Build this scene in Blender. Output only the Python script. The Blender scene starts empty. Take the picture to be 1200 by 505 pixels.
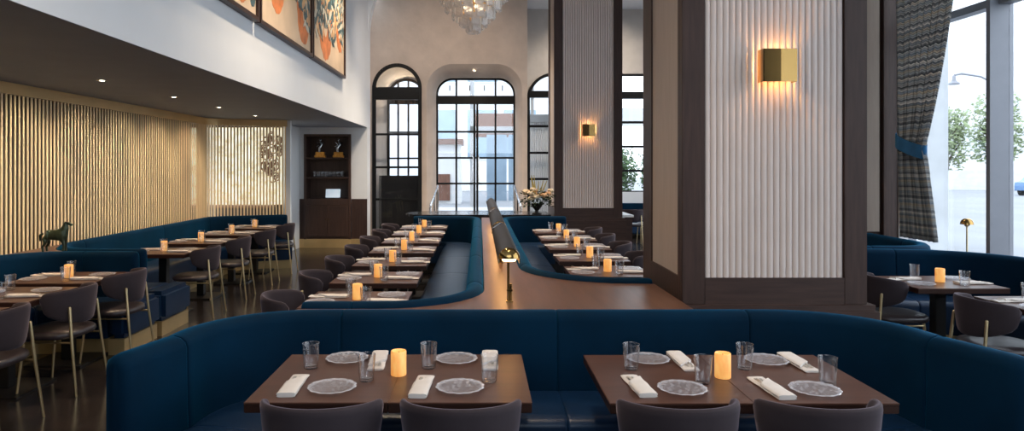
import bpy, bmesh, math, random
from mathutils import Vector, Matrix
random.seed(7)
PI = math.pi
S = bpy.context.scene
COL = S.collection

# ------------------------------------------------------------------ materials
def new_mat(name):
    m = bpy.data.materials.new(name); m.use_nodes = True
    nt = m.node_tree; b = nt.nodes['Principled BSDF']
    return m, nt, b

def set_in(b, **kw):
    for k, v in kw.items():
        k = k.replace('_', ' ')
        if k in b.inputs: b.inputs[k].default_value = v

def c4(c): return (c[0], c[1], c[2], 1.0)

def mat(name, col, rough=.5, metal=0., var=.12, scale=8., stretch=(1, 1, 1), bump=0., bscale=60., sheen=0., sheen_tint=(1, 1, 1), spec=.5, coat=0., detail=4., emis=None, estr=0.):
    m, nt, b = new_mat(name)
    set_in(b, Roughness=rough, Metallic=metal, Specular_IOR_Level=spec)
    tc = nt.nodes.new('ShaderNodeTexCoord'); mp = nt.nodes.new('ShaderNodeMapping')
    mp.inputs['Scale'].default_value = stretch
    nt.links.new(tc.outputs['Object'], mp.inputs['Vector'])
    nz = nt.nodes.new('ShaderNodeTexNoise'); nz.inputs['Scale'].default_value = scale; nz.inputs['Detail'].default_value = detail
    nt.links.new(mp.outputs['Vector'], nz.inputs['Vector'])
    rp = nt.nodes.new('ShaderNodeValToRGB')
    rp.color_ramp.elements[0].position = .3; rp.color_ramp.elements[1].position = .7
    rp.color_ramp.elements[0].color = c4([x * (1 - var) for x in col]); rp.color_ramp.elements[1].color = c4([min(1, x * (1 + var)) for x in col])
    nt.links.new(nz.outputs['Fac'], rp.inputs['Fac']); nt.links.new(rp.outputs['Color'], b.inputs['Base Color'])
    if bump:
        n2 = nt.nodes.new('ShaderNodeTexNoise'); n2.inputs['Scale'].default_value = bscale; n2.inputs['Detail'].default_value = 5
        nt.links.new(mp.outputs['Vector'], n2.inputs['Vector'])
        bp = nt.nodes.new('ShaderNodeBump'); bp.inputs['Strength'].default_value = bump; bp.inputs['Distance'].default_value = .01
        nt.links.new(n2.outputs['Fac'], bp.inputs['Height']); nt.links.new(bp.outputs['Normal'], b.inputs['Normal'])
    if sheen:
        set_in(b, Sheen_Weight=sheen, Sheen_Roughness=.35, Sheen_Tint=c4(sheen_tint))
    if coat: set_in(b, Coat_Weight=coat, Coat_Roughness=.15)
    if emis: set_in(b, Emission_Color=c4(emis), Emission_Strength=estr)
    return m

def thin_glass(name, tint=(1, 1, 1), refl=.06, rough=0.):
    m = bpy.data.materials.new(name); m.use_nodes = True; nt = m.node_tree; nt.nodes.clear()
    o = nt.nodes.new('ShaderNodeOutputMaterial'); mx = nt.nodes.new('ShaderNodeMixShader')
    t = nt.nodes.new('ShaderNodeBsdfTransparent'); t.inputs['Color'].default_value = c4(tint)
    g = nt.nodes.new('ShaderNodeBsdfGlossy'); g.inputs['Roughness'].default_value = rough
    lw = nt.nodes.new('ShaderNodeLayerWeight'); pw = nt.nodes.new('ShaderNodeMath'); pw.operation = 'POWER'; pw.inputs[1].default_value = 4
    sc = nt.nodes.new('ShaderNodeMath'); sc.operation = 'MULTIPLY_ADD'; sc.inputs[1].default_value = .5; sc.inputs[2].default_value = .035
    nt.links.new(lw.outputs['Facing'], pw.inputs[0]); nt.links.new(pw.outputs[0], sc.inputs[0])
    nt.links.new(sc.outputs[0], mx.inputs['Fac']); nt.links.new(t.outputs[0], mx.inputs[1]); nt.links.new(g.outputs[0], mx.inputs[2])
    nt.links.new(mx.outputs[0], o.inputs['Surface'])
    return m

M = {}
M['velvet'] = mat('blue_velvet', (.0006, .0135, .033), .8, var=.25, scale=2.2, bump=.05, bscale=180, sheen=.36, sheen_tint=(.0, .30, .62), spec=.06)
M['leather'] = mat('navy_leather', (.005, .021, .056), .34, var=.15, scale=6, bump=.12, bscale=160, spec=.32)
M['wood_table'] = mat('walnut_table', (.084, .036, .023), .34, var=.16, scale=3, stretch=(1, 9, 9), bump=.02, bscale=30, spec=.42)
M['wood_edge'] = mat('walnut_edge', (.030, .011, .007), .4, var=.16, scale=3, stretch=(1, 9, 9), spec=.3)
M['wood_ledge'] = mat('oak_ledge', (.112, .052, .031), .36, var=.2, scale=2, stretch=(9, 1, 9), bump=.02, bscale=30, spec=.32)
M['wood_dark'] = mat('dark_oak_panel', (.046, .025, .020), .5, var=.25, scale=4, stretch=(9, 9, .8), bump=.03, bscale=40, spec=.3)
M['wood_rail'] = mat('dark_oak_rail', (.046, .025, .020), .5, var=.25, scale=4, stretch=(.8, 9, 9), bump=.03, bscale=40, spec=.3)
M['wood_cab'] = mat('cabinet_oak', (.060, .032, .024), .42, var=.2, scale=4, stretch=(9, 9, .8), spec=.4)
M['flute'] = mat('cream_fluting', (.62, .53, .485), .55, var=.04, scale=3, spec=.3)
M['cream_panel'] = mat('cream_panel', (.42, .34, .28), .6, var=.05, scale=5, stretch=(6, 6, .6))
M['brass'] = mat('polished_brass', (.32, .20, .07), .17, 1., var=.08, scale=4)
M['brass_soft'] = mat('brushed_brass', (.80, .63, .36), .36, 1., var=.08, scale=4)
M['brass_base'] = mat('brass_plinth', (.66, .47, .22), .4, .6, var=.1, scale=3)
M['bronze'] = mat('dark_bronze', (.016, .013, .011), .5, 0., var=.1, spec=.25)
M['chair_velvet'] = mat('mauve_grey_velvet', (.038, .029, .033), .8, var=.15, scale=5, bump=.05, bscale=200, sheen=.42, sheen_tint=(.60, .50, .58), spec=.12)
M['chair_seat'] = mat('aubergine_leather', (.028, .021, .024), .33, var=.12, scale=6, bump=.04, bscale=160, spec=.5)
M['black'] = mat('black_metal', (.012, .011, .011), .4, .3, var=.1)
M['black_frame'] = mat('black_steel', (.006, .0058, .006), .5, 0., var=.1, spec=.2)
M['linen'] = mat('cream_linen', (.68, .62, .57), .85, var=.05, scale=14, bump=.12, bscale=260, sheen=.1)
M['steel'] = mat('cutlery_steel', (.62, .58, .53), .42, .7, var=.05)
M['chrome'] = mat('chrome', (.75, .75, .76), .14, 1., var=.04)
M['white_wall'] = mat('white_plaster', (.76, .78, .80), .75, var=.02, scale=2)
M['stucco'] = mat('beige_stucco', (.50, .41, .345), .85, var=.10, scale=2.6, bump=.25, bscale=14, detail=8)
M['stucco_grey'] = mat('grey_stucco', (.50, .46, .42), .85, var=.08, scale=3, bump=.25, bscale=14, detail=8)
M['ceiling'] = mat('ceiling_paint', (.74, .78, .84), .8, var=.02)
M['soffit'] = mat('taupe_soffit', (.235, .265, .33), .7, var=.04, scale=3)
M['slat'] = mat('gilded_slat', (.90, .67, .38), .45, .15, var=.10, scale=1.2, stretch=(14, 14, .3))
M['slat_header'] = mat('gilded_header', (.66, .44, .20), .36, .5, var=.08, scale=2)
M['slat_back'] = mat('brown_backing', (.045, .020, .010), .55, var=.2, scale=2)
M['stone'] = mat('dark_stone', (.020, .021, .024), .16, var=.4, scale=9)
M['concrete'] = mat('pale_concrete', (.52, .54, .56), .8, var=.08, scale=3)
M['mullion'] = mat('grey_mullion', (.20, .21, .24), .45, .2, var=.03)
M['green'] = mat('leaf_green', (.07, .14, .045), .6, var=.5, scale=5)
M['green_dark'] = mat('dark_leaf', (.03, .055, .022), .55, var=.5, scale=9)
M['tree'] = mat('street_tree_leaf', (.20, .25, .13), .7, var=.35, scale=.6)
M['bark'] = mat('bark', (.12, .09, .07), .8, var=.3)
M['petal_cream'] = mat('cream_petal', (.80, .63, .42), .7, var=.1, scale=20)
M['petal_peach'] = mat('peach_petal', (.72, .42, .22), .7, var=.15, scale=20)
M['spike'] = mat('golden_spike', (.42, .33, .09), .7, var=.2, scale=20)
M['asphalt'] = mat('street_paving', (.21, .22, .24), .8, var=.10, scale=.25)
M['facade'] = mat('pale_facade', (.60, .61, .63), .8, var=.06, scale=.8)
M['brown_facade'] = mat('brown_timber', (.16, .075, .05), .6, var=.25, scale=2, stretch=(8, 8, 1))
M['facade_glass'] = mat('blue_grey_glazing', (.24, .32, .40), .15, var=.1, scale=2)
M['car'] = mat('blue_car_paint', (.07, .16, .33), .25, .2, var=.03, coat=.6)
M['tyre'] = mat('tyre_rubber', (.02, .02, .02), .8)
M['canvas'] = mat('cream_canvas', (.62, .47, .33), .8, var=.12, scale=2.5, detail=8)
M['paint_orange'] = mat('orange_paint', (.60, .19, .06), .6, var=.35, scale=5, detail=8)
M['paint_teal'] = mat('teal_paint', (.06, .115, .13), .5, var=.7, scale=11)
M['paint_pale'] = mat('pale_paint', (.55, .53, .44), .5, var=.3, scale=11)
M['paint_sand'] = mat('sand_paint', (.58, .36, .19), .5, var=.3, scale=11)
M['art_frame'] = mat('walnut_frame', (.035, .014, .009), .4, var=.2)
M['terracotta'] = mat('copper_lattice', (.36, .17, .10), .4, .4, var=.25, scale=9)
M['horse'] = mat('patinated_bronze', (.045, .060, .035), .3, .6, var=.6, scale=16)
M['blue_strap'] = mat('teal_tieback', (.005, .09, .22), .75, var=.15, sheen=.4, sheen_tint=(.1, .5, .8))
M['glass'] = thin_glass('window_glass')
M['screen_white'] = mat('tablet_screen', (.6, .68, .75), .3, emis=(.65, .78, .9), estr=.55)
M['gold'] = mat('gilt', (.6, .34, .1), .3, 1., var=.2, scale=30)
M['silver'] = mat('silvered', (.45, .46, .47), .22, 1., var=.2, scale=30)
M['white_paint'] = mat('white_paint', (.7, .71, .72), .6, var=.02)

def m_glass():
    m = bpy.data.materials.new('clear_glass'); m.use_nodes = True; nt = m.node_tree; nt.nodes.clear()
    o = nt.nodes.new('ShaderNodeOutputMaterial'); mx = nt.nodes.new('ShaderNodeMixShader')
    t = nt.nodes.new('ShaderNodeBsdfTransparent'); t.inputs['Color'].default_value = (.97, .975, .985, 1)
    g = nt.nodes.new('ShaderNodeBsdfGlossy'); g.inputs['Roughness'].default_value = .13
    lw = nt.nodes.new('ShaderNodeLayerWeight'); pw = nt.nodes.new('ShaderNodeMath'); pw.operation = 'POWER'; pw.inputs[1].default_value = 2.5
    sc = nt.nodes.new('ShaderNodeMath'); sc.operation = 'MULTIPLY_ADD'; sc.inputs[1].default_value = .95; sc.inputs[2].default_value = .07
    nt.links.new(lw.outputs['Facing'], pw.inputs[0]); nt.links.new(pw.outputs[0], sc.inputs[0]); nt.links.new(sc.outputs[0], mx.inputs['Fac'])
    nt.links.new(t.outputs[0], mx.inputs[1]); nt.links.new(g.outputs[0], mx.inputs[2]); nt.links.new(mx.outputs[0], o.inputs['Surface'])
    return m
M['tumbler'] = m_glass()

def m_plate():
    m, nt, b = new_mat('pressed_glass_plate')
    set_in(b, Roughness=.16, Base_Color=(.72, .72, .78, 1), Alpha=.40, Specular_IOR_Level=.9)
    tc = nt.nodes.new('ShaderNodeTexCoord'); vo = nt.nodes.new('ShaderNodeTexVoronoi'); vo.inputs['Scale'].default_value = 42
    nt.links.new(tc.outputs['Object'], vo.inputs['Vector'])
    bp = nt.nodes.new('ShaderNodeBump'); bp.inputs['Strength'].default_value = .55; bp.inputs['Distance'].default_value = .006
    nt.links.new(vo.outputs['Distance'], bp.inputs['Height']); nt.links.new(bp.outputs['Normal'], b.inputs['Normal'])
    rp = nt.nodes.new('ShaderNodeMapRange'); rp.inputs[1].default_value = 0; rp.inputs[2].default_value = .5; rp.inputs[3].default_value = .46; rp.inputs[4].default_value = .12
    nt.links.new(vo.outputs['Distance'], rp.inputs[0]); ln = nt.nodes.new('ShaderNodeVectorMath'); ln.operation = 'LENGTH'; nt.links.new(tc.outputs['Object'], ln.inputs[0])
    rr = nt.nodes.new('ShaderNodeMapRange'); rr.inputs[1].default_value = .088; rr.inputs[2].default_value = .107; rr.inputs[3].default_value = 0; rr.inputs[4].default_value = .5
    nt.links.new(ln.outputs['Value'], rr.inputs[0])
    ad = nt.nodes.new('ShaderNodeMath'); ad.operation = 'ADD'; nt.links.new(rp.outputs[0], ad.inputs[0]); nt.links.new(rr.outputs[0], ad.inputs[1]); nt.links.new(ad.outputs[0], b.inputs['Alpha'])
    return m
M['plate'] = m_plate()

def m_crystal():
    m, nt, b = new_mat('textured_crystal')
    set_in(b, Roughness=.12, Base_Color=(.86, .83, .80, 1), Alpha=.66, Specular_IOR_Level=1., Transmission_Weight=.3)
    tc = nt.nodes.new('ShaderNodeTexCoord'); vo = nt.nodes.new('ShaderNodeTexVoronoi'); vo.inputs['Scale'].default_value = 26
    nt.links.new(tc.outputs['Object'], vo.inputs['Vector'])
    bp = nt.nodes.new('ShaderNodeBump'); bp.inputs['Strength'].default_value = .8; bp.inputs['Distance'].default_value = .015
    nt.links.new(vo.outputs['Distance'], bp.inputs['Height']); nt.links.new(bp.outputs['Normal'], b.inputs['Normal'])
    return m
M['crystal'] = m_crystal()

def m_emit(name, col, s):
    m = bpy.data.materials.new(name); m.use_nodes = True; nt = m.node_tree; nt.nodes.clear()
    o = nt.nodes.new('ShaderNodeOutputMaterial'); e = nt.nodes.new('ShaderNodeEmission')
    e.inputs['Color'].default_value = c4(col); e.inputs['Strength'].default_value = s
    nt.links.new(e.outputs[0], o.inputs['Surface']); return m
M['bulb'] = m_emit('warm_bulb', (1, .52, .18), 140)
M['crystal_bulb'] = m_emit('crystal_bulb', (1, .74, .48), 9)
M['bulb_soft'] = m_emit('warm_strip', (1, .58, .26), 11)
M['downlight'] = m_emit('downlight_lens', (1, .85, .65), 25)

def m_candle():
    m, nt, b = new_mat('lit_wax')
    set_in(b, Roughness=.5, Base_Color=(.75, .45, .16, 1))
    tc = nt.nodes.new('ShaderNodeTexCoord'); mp = nt.nodes.new('ShaderNodeMapping'); mp.inputs['Scale'].default_value = (1, 1, .45)
    nz = nt.nodes.new('ShaderNodeTexNoise'); nz.inputs['Scale'].default_value = 34; nz.inputs['Detail'].default_value = 3
    nt.links.new(tc.outputs['Object'], mp.inputs['Vector']); nt.links.new(mp.outputs['Vector'], nz.inputs['Vector'])
    rp = nt.nodes.new('ShaderNodeValToRGB')
    rp.color_ramp.elements[0].position = .36; rp.color_ramp.elements[0].color = (.86, .27, .035, 1)
    rp.color_ramp.elements[1].position = .64; rp.color_ramp.elements[1].color = (.95, .46, .12, 1)
    nt.links.new(nz.outputs['Fac'], rp.inputs['Fac']); nt.links.new(rp.outputs['Color'], b.inputs['Emission Color'])
    set_in(b, Emission_Strength=.68)
    return m
M['candle'] = m_candle()

def m_floor():
    m, nt, b = new_mat('dark_terrazzo')
    tc = nt.nodes.new('ShaderNodeTexCoord')
    vo = nt.nodes.new('ShaderNodeTexVoronoi'); vo.inputs['Scale'].default_value = 55
    nt.links.new(tc.outputs['Object'], vo.inputs['Vector'])
    rp = nt.nodes.new('ShaderNodeValToRGB'); rp.color_ramp.elements[0].position = .0; rp.color_ramp.elements[0].color = (.17, .13, .105, 1)
    rp.color_ramp.elements[1].position = .23; rp.color_ramp.elements[1].color = (.026, .0205, .019, 1)
    nt.links.new(vo.outputs['Distance'], rp.inputs['Fac'])
    br = nt.nodes.new('ShaderNodeTexBrick'); br.inputs['Scale'].default_value = .55; br.offset = 0
    br.inputs['Mortar Size'].default_value = .004; br.inputs['Brick Width'].default_value = .5; br.inputs['Row Height'].default_value = .5
    br.inputs['Color1'].default_value = (1, 1, 1, 1); br.inputs['Color2'].default_value = (.86, .84, .84, 1); br.inputs['Mortar'].default_value = (.3, .3, .3, 1)
    nt.links.new(tc.outputs['Object'], br.inputs['Vector'])
    mx = nt.nodes.new('ShaderNodeMixRGB'); mx.blend_type = 'MULTIPLY'; mx.inputs[0].default_value = 1
    nt.links.new(rp.outputs['Color'], mx.inputs[1]); nt.links.new(br.outputs['Color'], mx.inputs[2])
    nt.links.new(mx.outputs[0], b.inputs['Base Color']); set_in(b, Roughness=.19)
    return m
M['floor'] = m_floor()

def m_curtain():
    m, nt, b = new_mat('zigzag_curtain')
    N = nt.nodes.new; L = nt.links.new
    uv = N('ShaderNodeUVMap'); sp = N('ShaderNodeSeparateXYZ'); L(uv.outputs[0], sp.inputs[0])
    def math_(op, a, bb=None, v=None):
        n = N('ShaderNodeMath'); n.operation = op; L(a, n.inputs[0])
        if bb is not None: L(bb, n.inputs[1])
        elif v is not None: n.inputs[1].default_value = v
        return n.outputs[0]
    zz = math_('PINGPONG', sp.outputs[0], v=.022)
    z = math_('ADD', sp.outputs[1], zz)
    band = math_('FRACT', math_('MULTIPLY', z, v=1 / .46))
    rp = N('ShaderNodeValToRGB'); rp.color_ramp.interpolation = 'CONSTANT'
    cols = [(p, [min(1, 2.4 * (.66 * (x * .6 + .4 * sum(c) / 3) + .34 * .15)) for x in c]) for p, c in [(.0, (.030, .036, .045)), (.06, (.20, .19, .17)), (.13, (.12, .14, .16)), (.20, (.32, .27, .20)), (.27, (.035, .04, .055)), (.33, (.17, .19, .20)),
            (.42, (.26, .20, .12)), (.49, (.08, .11, .14)), (.56, (.34, .31, .26)), (.64, (.06, .07, .08)), (.70, (.22, .22, .21)), (.78, (.30, .22, .12)), (.85, (.11, .15, .19)), (.93, (.26, .25, .22))]]
    el = rp.color_ramp.elements
    el[0].position = 0; el[0].color = c4(cols[0][1]); el[1].position = cols[1][0]; el[1].color = c4(cols[1][1])
    for p, c in cols[2:]:
        e = el.new(p); e.color = c4(c)
    L(band, rp.inputs['Fac'])
    st = math_('FRACT', math_('MULTIPLY', z, v=1 / .028))
    s2 = math_('MULTIPLY_ADD', math_('GREATER_THAN', st, v=.5), v=.55); s2.node.inputs[2].default_value = .62
    mx = N('ShaderNodeMixRGB'); mx.blend_type = 'MULTIPLY'; mx.inputs[0].default_value = 1
    L(rp.outputs['Color'], mx.inputs[1]); L(s2, mx.inputs[2]); L(mx.outputs[0], b.inputs['Base Color'])
    set_in(b, Roughness=.85, Sheen_Weight=.2)
    tr = N('ShaderNodeBsdfTranslucent'); L(mx.outputs[0], tr.inputs['Color']); ms = N('ShaderNodeMixShader'); ms.inputs[0].default_value = .55
    out = nt.nodes['Material Output']; L(b.outputs[0], ms.inputs[1]); L(tr.outputs[0], ms.inputs[2]); L(ms.outputs[0], out.inputs['Surface'])
    return m
M['curtain'] = m_curtain()

def m_glow():  # brightness of the window behind the slats, put in as emission
    m, nt, b = new_mat('glowing_cream')
    tc = nt.nodes.new('ShaderNodeTexCoord'); nz = nt.nodes.new('ShaderNodeTexNoise'); nz.inputs['Scale'].default_value = 7; nz.inputs['Detail'].default_value = 9; nz.inputs['Roughness'].default_value = .75
    nt.links.new(tc.outputs['Object'], nz.inputs['Vector'])
    rp = nt.nodes.new('ShaderNodeValToRGB'); rp.color_ramp.elements[0].position = .35; rp.color_ramp.elements[0].color = (.42, .34, .18, 1)
    rp.color_ramp.elements[1].position = .62; rp.color_ramp.elements[1].color = (.95, .90, .72, 1)
    nt.links.new(nz.outputs['Fac'], rp.inputs['Fac']); nt.links.new(rp.outputs['Color'], b.inputs['Base Color']); nt.links.new(rp.outputs['Color'], b.inputs['Emission Color'])
    set_in(b, Emission_Strength=1.25, Roughness=.3)
    return m
M['glow'] = m_glow()

# ------------------------------------------------------------------ mesh builder
class MB:
    def __init__(s): s.v = []; s.f = []
    def add(s, vs, fs):
        o = len(s.v); s.v += [tuple(p) for p in vs]; s.f += [tuple(i + o for i in f) for f in fs]; return s
    def box(s, x0, x1, y0, y1, z0, z1, bev=0.):
        if bev > 0:
            bm = bmesh.new(); bmesh.ops.create_cube(bm, size=1)
            for v in bm.verts: v.co = Vector(((x0 + x1) / 2 + v.co.x * (x1 - x0), (y0 + y1) / 2 + v.co.y * (y1 - y0), (z0 + z1) / 2 + v.co.z * (z1 - z0)))
            bmesh.ops.bevel(bm, geom=bm.edges[:], offset=bev, segments=2, affect='EDGES')
            bm.verts.index_update()
            s.add([v.co[:] for v in bm.verts], [[v.index for v in f.verts] for f in bm.faces]); bm.free(); return s
        vs = [(x, y, z) for z in (z0, z1) for y in (y0, y1) for x in (x0, x1)]
        return s.add(vs, [(0, 2, 3, 1), (4, 5, 7, 6), (0, 1, 5, 4), (2, 6, 7, 3), (0, 4, 6, 2), (1, 3, 7, 5)])
    def bar(s, p, q, w, d, up=(0, 1, 0)):
        p = Vector(p); q = Vector(q); t = (q - p).normalized(); u = Vector(up); a = t.cross(u).normalized(); u = a.cross(t).normalized()
        vs = []
        for c in (p, q):
            for i, j in ((-1, -1), (1, -1), (1, 1), (-1, 1)): vs.append(c + a * (w / 2 * i) + u * (d / 2 * j))
        return s.add(vs, [(0, 1, 2, 3)[::-1], (4, 5, 6, 7), (0, 1, 5, 4), (1, 2, 6, 5), (2, 3, 7, 6), (3, 0, 4, 7)])
    def tube(s, pts, r, n=10, cap=True):
        pts = [Vector(p) for p in pts]; rs = r if isinstance(r, (list, tuple)) else [r] * len(pts)
        rings = []; prev = None
        for i, p in enumerate(pts):
            t = (pts[min(i + 1, len(pts) - 1)] - pts[max(i - 1, 0)]).normalized()
            if prev is None:
                a = t.cross(Vector((0, 0, 1)))
                if a.length < .01: a = t.cross(Vector((1, 0, 0)))
                a.normalize()
            else:
                a = (prev - t * prev.dot(t)).normalized()
            prev = a; b = t.cross(a)
            rings.append([p + (a * math.cos(2 * PI * k / n) + b * math.sin(2 * PI * k / n)) * rs[i] for k in range(n)])
        return s.loft(rings, cap)
    def loft(s, rings, cap=True, closed=True):
        n = len(rings[0]); vs = [p for r in rings for p in r]; fs = []
        for i in range(len(rings) - 1):
            for k in range(n if closed else n - 1):
                k2 = (k + 1) % n
                fs.append((i * n + k, i * n + k2, (i + 1) * n + k2, (i + 1) * n + k))
        if cap and closed:
            fs.append(tuple(range(n))[::-1]); fs.append(tuple((len(rings) - 1) * n + k for k in range(n)))
        return s.add(vs, fs)
    def lathe(s, prof, c=(0, 0, 0), n=24, close=False, scal=None):
        rings = []
        for r, z in prof:
            rings.append([(c[0] + r * math.cos(2 * PI * k / n) * (scal(k / n, r) if scal else 1), c[1] + r * math.sin(2 * PI * k / n) * (scal(k / n, r) if scal else 1), c[2] + z) for k in range(n)])
        if close: rings.append(rings[0]); return s.loft(rings, False)
        return s.loft(rings, True)
    def sphere(s, c, r, n=12, m=8, sc=(1, 1, 1)):
        prof = [(max(1e-4, math.sin(PI * i / m)) * r, -math.cos(PI * i / m) * r) for i in range(m + 1)]
        rings = [[(c[0] + a * math.cos(2 * PI * k / n) * sc[0], c[1] + a * math.sin(2 * PI * k / n) * sc[1], c[2] + z * sc[2]) for k in range(n)] for a, z in prof]
        return s.loft(rings, True)
    def prism(s, poly, z0, z1):
        n = len(poly)
        vs = [(x, y, z0) for x, y in poly] + [(x, y, z1) for x, y in poly]
        fs = [tuple(range(n))[::-1], tuple(range(n, 2 * n))] + [(i, (i + 1) % n, n + (i + 1) % n, n + i) for i in range(n)]
        return s.add(vs, fs)
    def xform(s, mtx, start=0):
        for i in range(start, len(s.v)): s.v[i] = tuple(mtx @ Vector(s.v[i]))
        return s
    def build(s, name, material, parent=None, loc=(0, 0, 0), smooth=True, angle=40, kind=None):
        me = bpy.data.meshes.new(name); me.from_pydata(s.v, [], s.f)
        bm = bmesh.new(); bm.from_mesh(me); bmesh.ops.recalc_face_normals(bm, faces=bm.faces[:]); bm.to_mesh(me); bm.free()
        if smooth:
            for p in me.polygons: p.use_smooth = True
            me.set_sharp_from_angle(angle=math.radians(angle))
        me.materials.append(M[material] if isinstance(material, str) else material)
        o = bpy.data.objects.new(name, me); COL.objects.link(o); o.location = loc
        if parent is not None: o.parent = parent
        if kind: o['kind'] = kind
        return o

def tag(o, label, cat, group=None, kind=None):
    o['label'] = label; o['category'] = cat
    if group: o['group'] = group
    if kind: o['kind'] = kind
    return o
def thing(name, label, cat, loc=(0, 0, 0), rz=0., group=None, kind=None):
    o = bpy.data.objects.new(name, None); COL.objects.link(o); o.location = loc; o.rotation_euler = (0, 0, rz); o.empty_display_size = .1
    return tag(o, label, cat, group, kind)
KIDS = {}
def kids(o):
    return [c for c in bpy.data.objects if c.parent == o]
def dup(root, loc, rz, label, group=None):
    r = root.copy(); COL.objects.link(r); r.location = loc; r.rotation_euler = (0, 0, rz); r['label'] = label
    if group: r['group'] = group
    if root.name not in KIDS: KIDS[root.name] = [(c, kids(c)) for c in kids(root)]
    for c, gs in KIDS[root.name]:
        d = c.copy(); COL.objects.link(d); d.parent = r
        for g in gs:
            e = g.copy(); COL.objects.link(e); e.parent = d
    return r

# ------------------------------------------------------------------ paths
def fpath(P, R, off=0., side=1, step=.14, narc=9):
    """filleted polyline, offset outward by off (outward = left of travel when side=+1); same point count for every off"""
    P = [Vector(p) for p in P]; n = len(P)
    T = [(P[i + 1] - P[i]).normalized() for i in range(n - 1)]
    Nn = [Vector((-t.y, t.x)) * side for t in T]
    def core(o):
        Q = []
        for i in range(n):
            if i == 0: Q.append(P[0] + Nn[0] * o)
            elif i == n - 1: Q.append(P[-1] + Nn[-1] * o)
            else:
                b = Nn[i - 1] + Nn[i]; b = b / b.dot(Nn[i]); Q.append(P[i] + b * o)
        tang = []
        for i in range(1, n - 1):
            cr = T[i - 1].x * T[i].y - T[i - 1].y * T[i].x
            r = R[i - 1] + (o if cr * side < 0 else -o); r = max(r, .012)
            ang = math.acos(max(-1, min(1, T[i - 1].dot(T[i])))); L = r * math.tan(ang / 2)
            tang.append((r, ang, L, 1 if cr > 0 else -1))
        return Q, tang
    Q0, t0 = core(0.); Q, tg = core(off)
    out = []
    for i in range(n - 1):
        def ends(Qx, tx):
            a = Qx[i] + T[i] * (tx[i - 1][2] if i > 0 else 0); b = Qx[i + 1] - T[i] * (tx[i][2] if i < n - 2 else 0); return a, b
        a0, b0 = ends(Q0, t0); a, b = ends(Q, tg)
        k = max(1, int(round((b0 - a0).length / step)))
        for j in range(k + 1): out.append(a.lerp(b, j / k))
        if i < n - 2:
            r, ang, L, sg = tg[i]
            nrm = Vector((-T[i].y, T[i].x)) * sg; c = b + nrm * r
            for j in range(1, narc):
                th = ang * j / narc * sg; v = -nrm
                out.append(c + Vector((v.x * math.cos(th) - v.y * math.sin(th), v.x * math.sin(th) + v.y * math.cos(th))) * r)
    return out

def nearest(path, p):
    return min(range(len(path)), key=lambda i: (path[i] - Vector(p)).length)

def loft_profile(P, R, side, prof, i0, i1, r0, r1, inset=.02):
    """panel between path indices i0..i1 with profile [(offset, z)]; ends rounded by r0, r1"""
    paths = {}
    for d, z in prof:
        if d not in paths: paths[d] = fpath(P, R, d, side)
    dc = sum(d for d, z in prof) / len(prof); zc = sum(z for d, z in prof) / len(prof)
    pc = fpath(P, R, dc, side)
    def ring(i, shift, shrink):
        t = (pc[min(i + 1, len(pc) - 1)] - pc[max(i - 1, 0)]).normalized()
        c = pc[i]; out = []
        dmax = max(abs(d - dc) for d, z in prof); zmax = max(abs(z - zc) for d, z in prof)
        for d, z in prof:
            p = paths[d][i]; p = c + (p - c) * max(.05, 1 - shrink / dmax) + t * shift
            zz = zc + (z - zc) * max(.05, 1 - shrink / zmax)
            out.append((p.x, p.y, zz))
        return out
    rings = []
    steps = [(0., 1.), (.12, .45), (.4, .13), (1., 0.)]
    for a, b in steps: rings.append(ring(i0, r0 * a, r0 * b * .8))
    for i in range(i0 + 1, i1):
        rings.append(ring(i, 0, 0))
    for a, b in reversed(steps): rings.append(ring(i1, -r1 * a, r1 * b * .8))
    return rings

def back_profile(t, z0, z1, r=.055):
    pr = [(-.02, z0), (-.02, z0 + .12), (-.005, z0 + (z1 - z0) * .55), (0., z1 - r)]
    for k in range(1, 6):
        a = PI * k / 6
        pr.append((t / 2 - t / 2 * math.cos(a), z1 - r + r * math.sin(a)))
    pr += [(t, z1 - r), (t, z0 + (z1 - z0) * .5), (t, z0)]
    return pr
def seat_profile(dep, z0, z1, r=.05):
    pr = [(-.0, z0), (-.0, z1 - .02)]
    pr += [(-.06, z1), (-dep * .5, z1 + .008), (-dep + r * 1.4, z1)]
    for k in range(1, 5):
        a = PI / 2 * k / 4
        pr.append((-dep + r * 1.4 - r * 1.4 * math.sin(a), z1 - r + r * math.cos(a)))
    pr += [(-dep + .02, z0)]
    return pr

def banquette(label, P, R, side, seams, t=.15, top=.90, dep=.50, ends=(.06, .06), group=None, base='brass_base', seat_top=.46, seat_ends=None):
    root = thing('banquette', label, 'banquette', (0, 0, 0), 0, group)
    path = fpath(P, R, 0., side)
    idx = [0] + sorted(nearest(path, s) for s in seams) + [len(path) - 1]
    bp = back_profile(t, .14, top); sp = seat_profile(dep, .15, seat_top)
    for k in range(len(idx) - 1):
        a, b = idx[k], idx[k + 1]
        if b - a < 2: continue
        r0 = ends[0] if k == 0 else .018; r1 = ends[1] if k == len(idx) - 2 else .018
        m = MB(); m.loft(loft_profile(P, R, side, bp, a, b, r0, r1)); m.build('back_panel', 'velvet', root, angle=60)
        m = MB(); m.loft(loft_profile(P, R, side, sp, a, b, .02, .02)); m.build('seat_cushion', 'leather', root, angle=60)
    a, b = 0, len(path) - 1
    m = MB(); q = [(t - .02, .0), (t - .02, .15), (-dep + .05, .15), (-dep + .05, 0.)]
    m.loft(loft_profile(P, R, side, q, 0, len(path) - 1, .015, .015)); m.build('plinth', base, root, angle=35)
    return root

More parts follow.
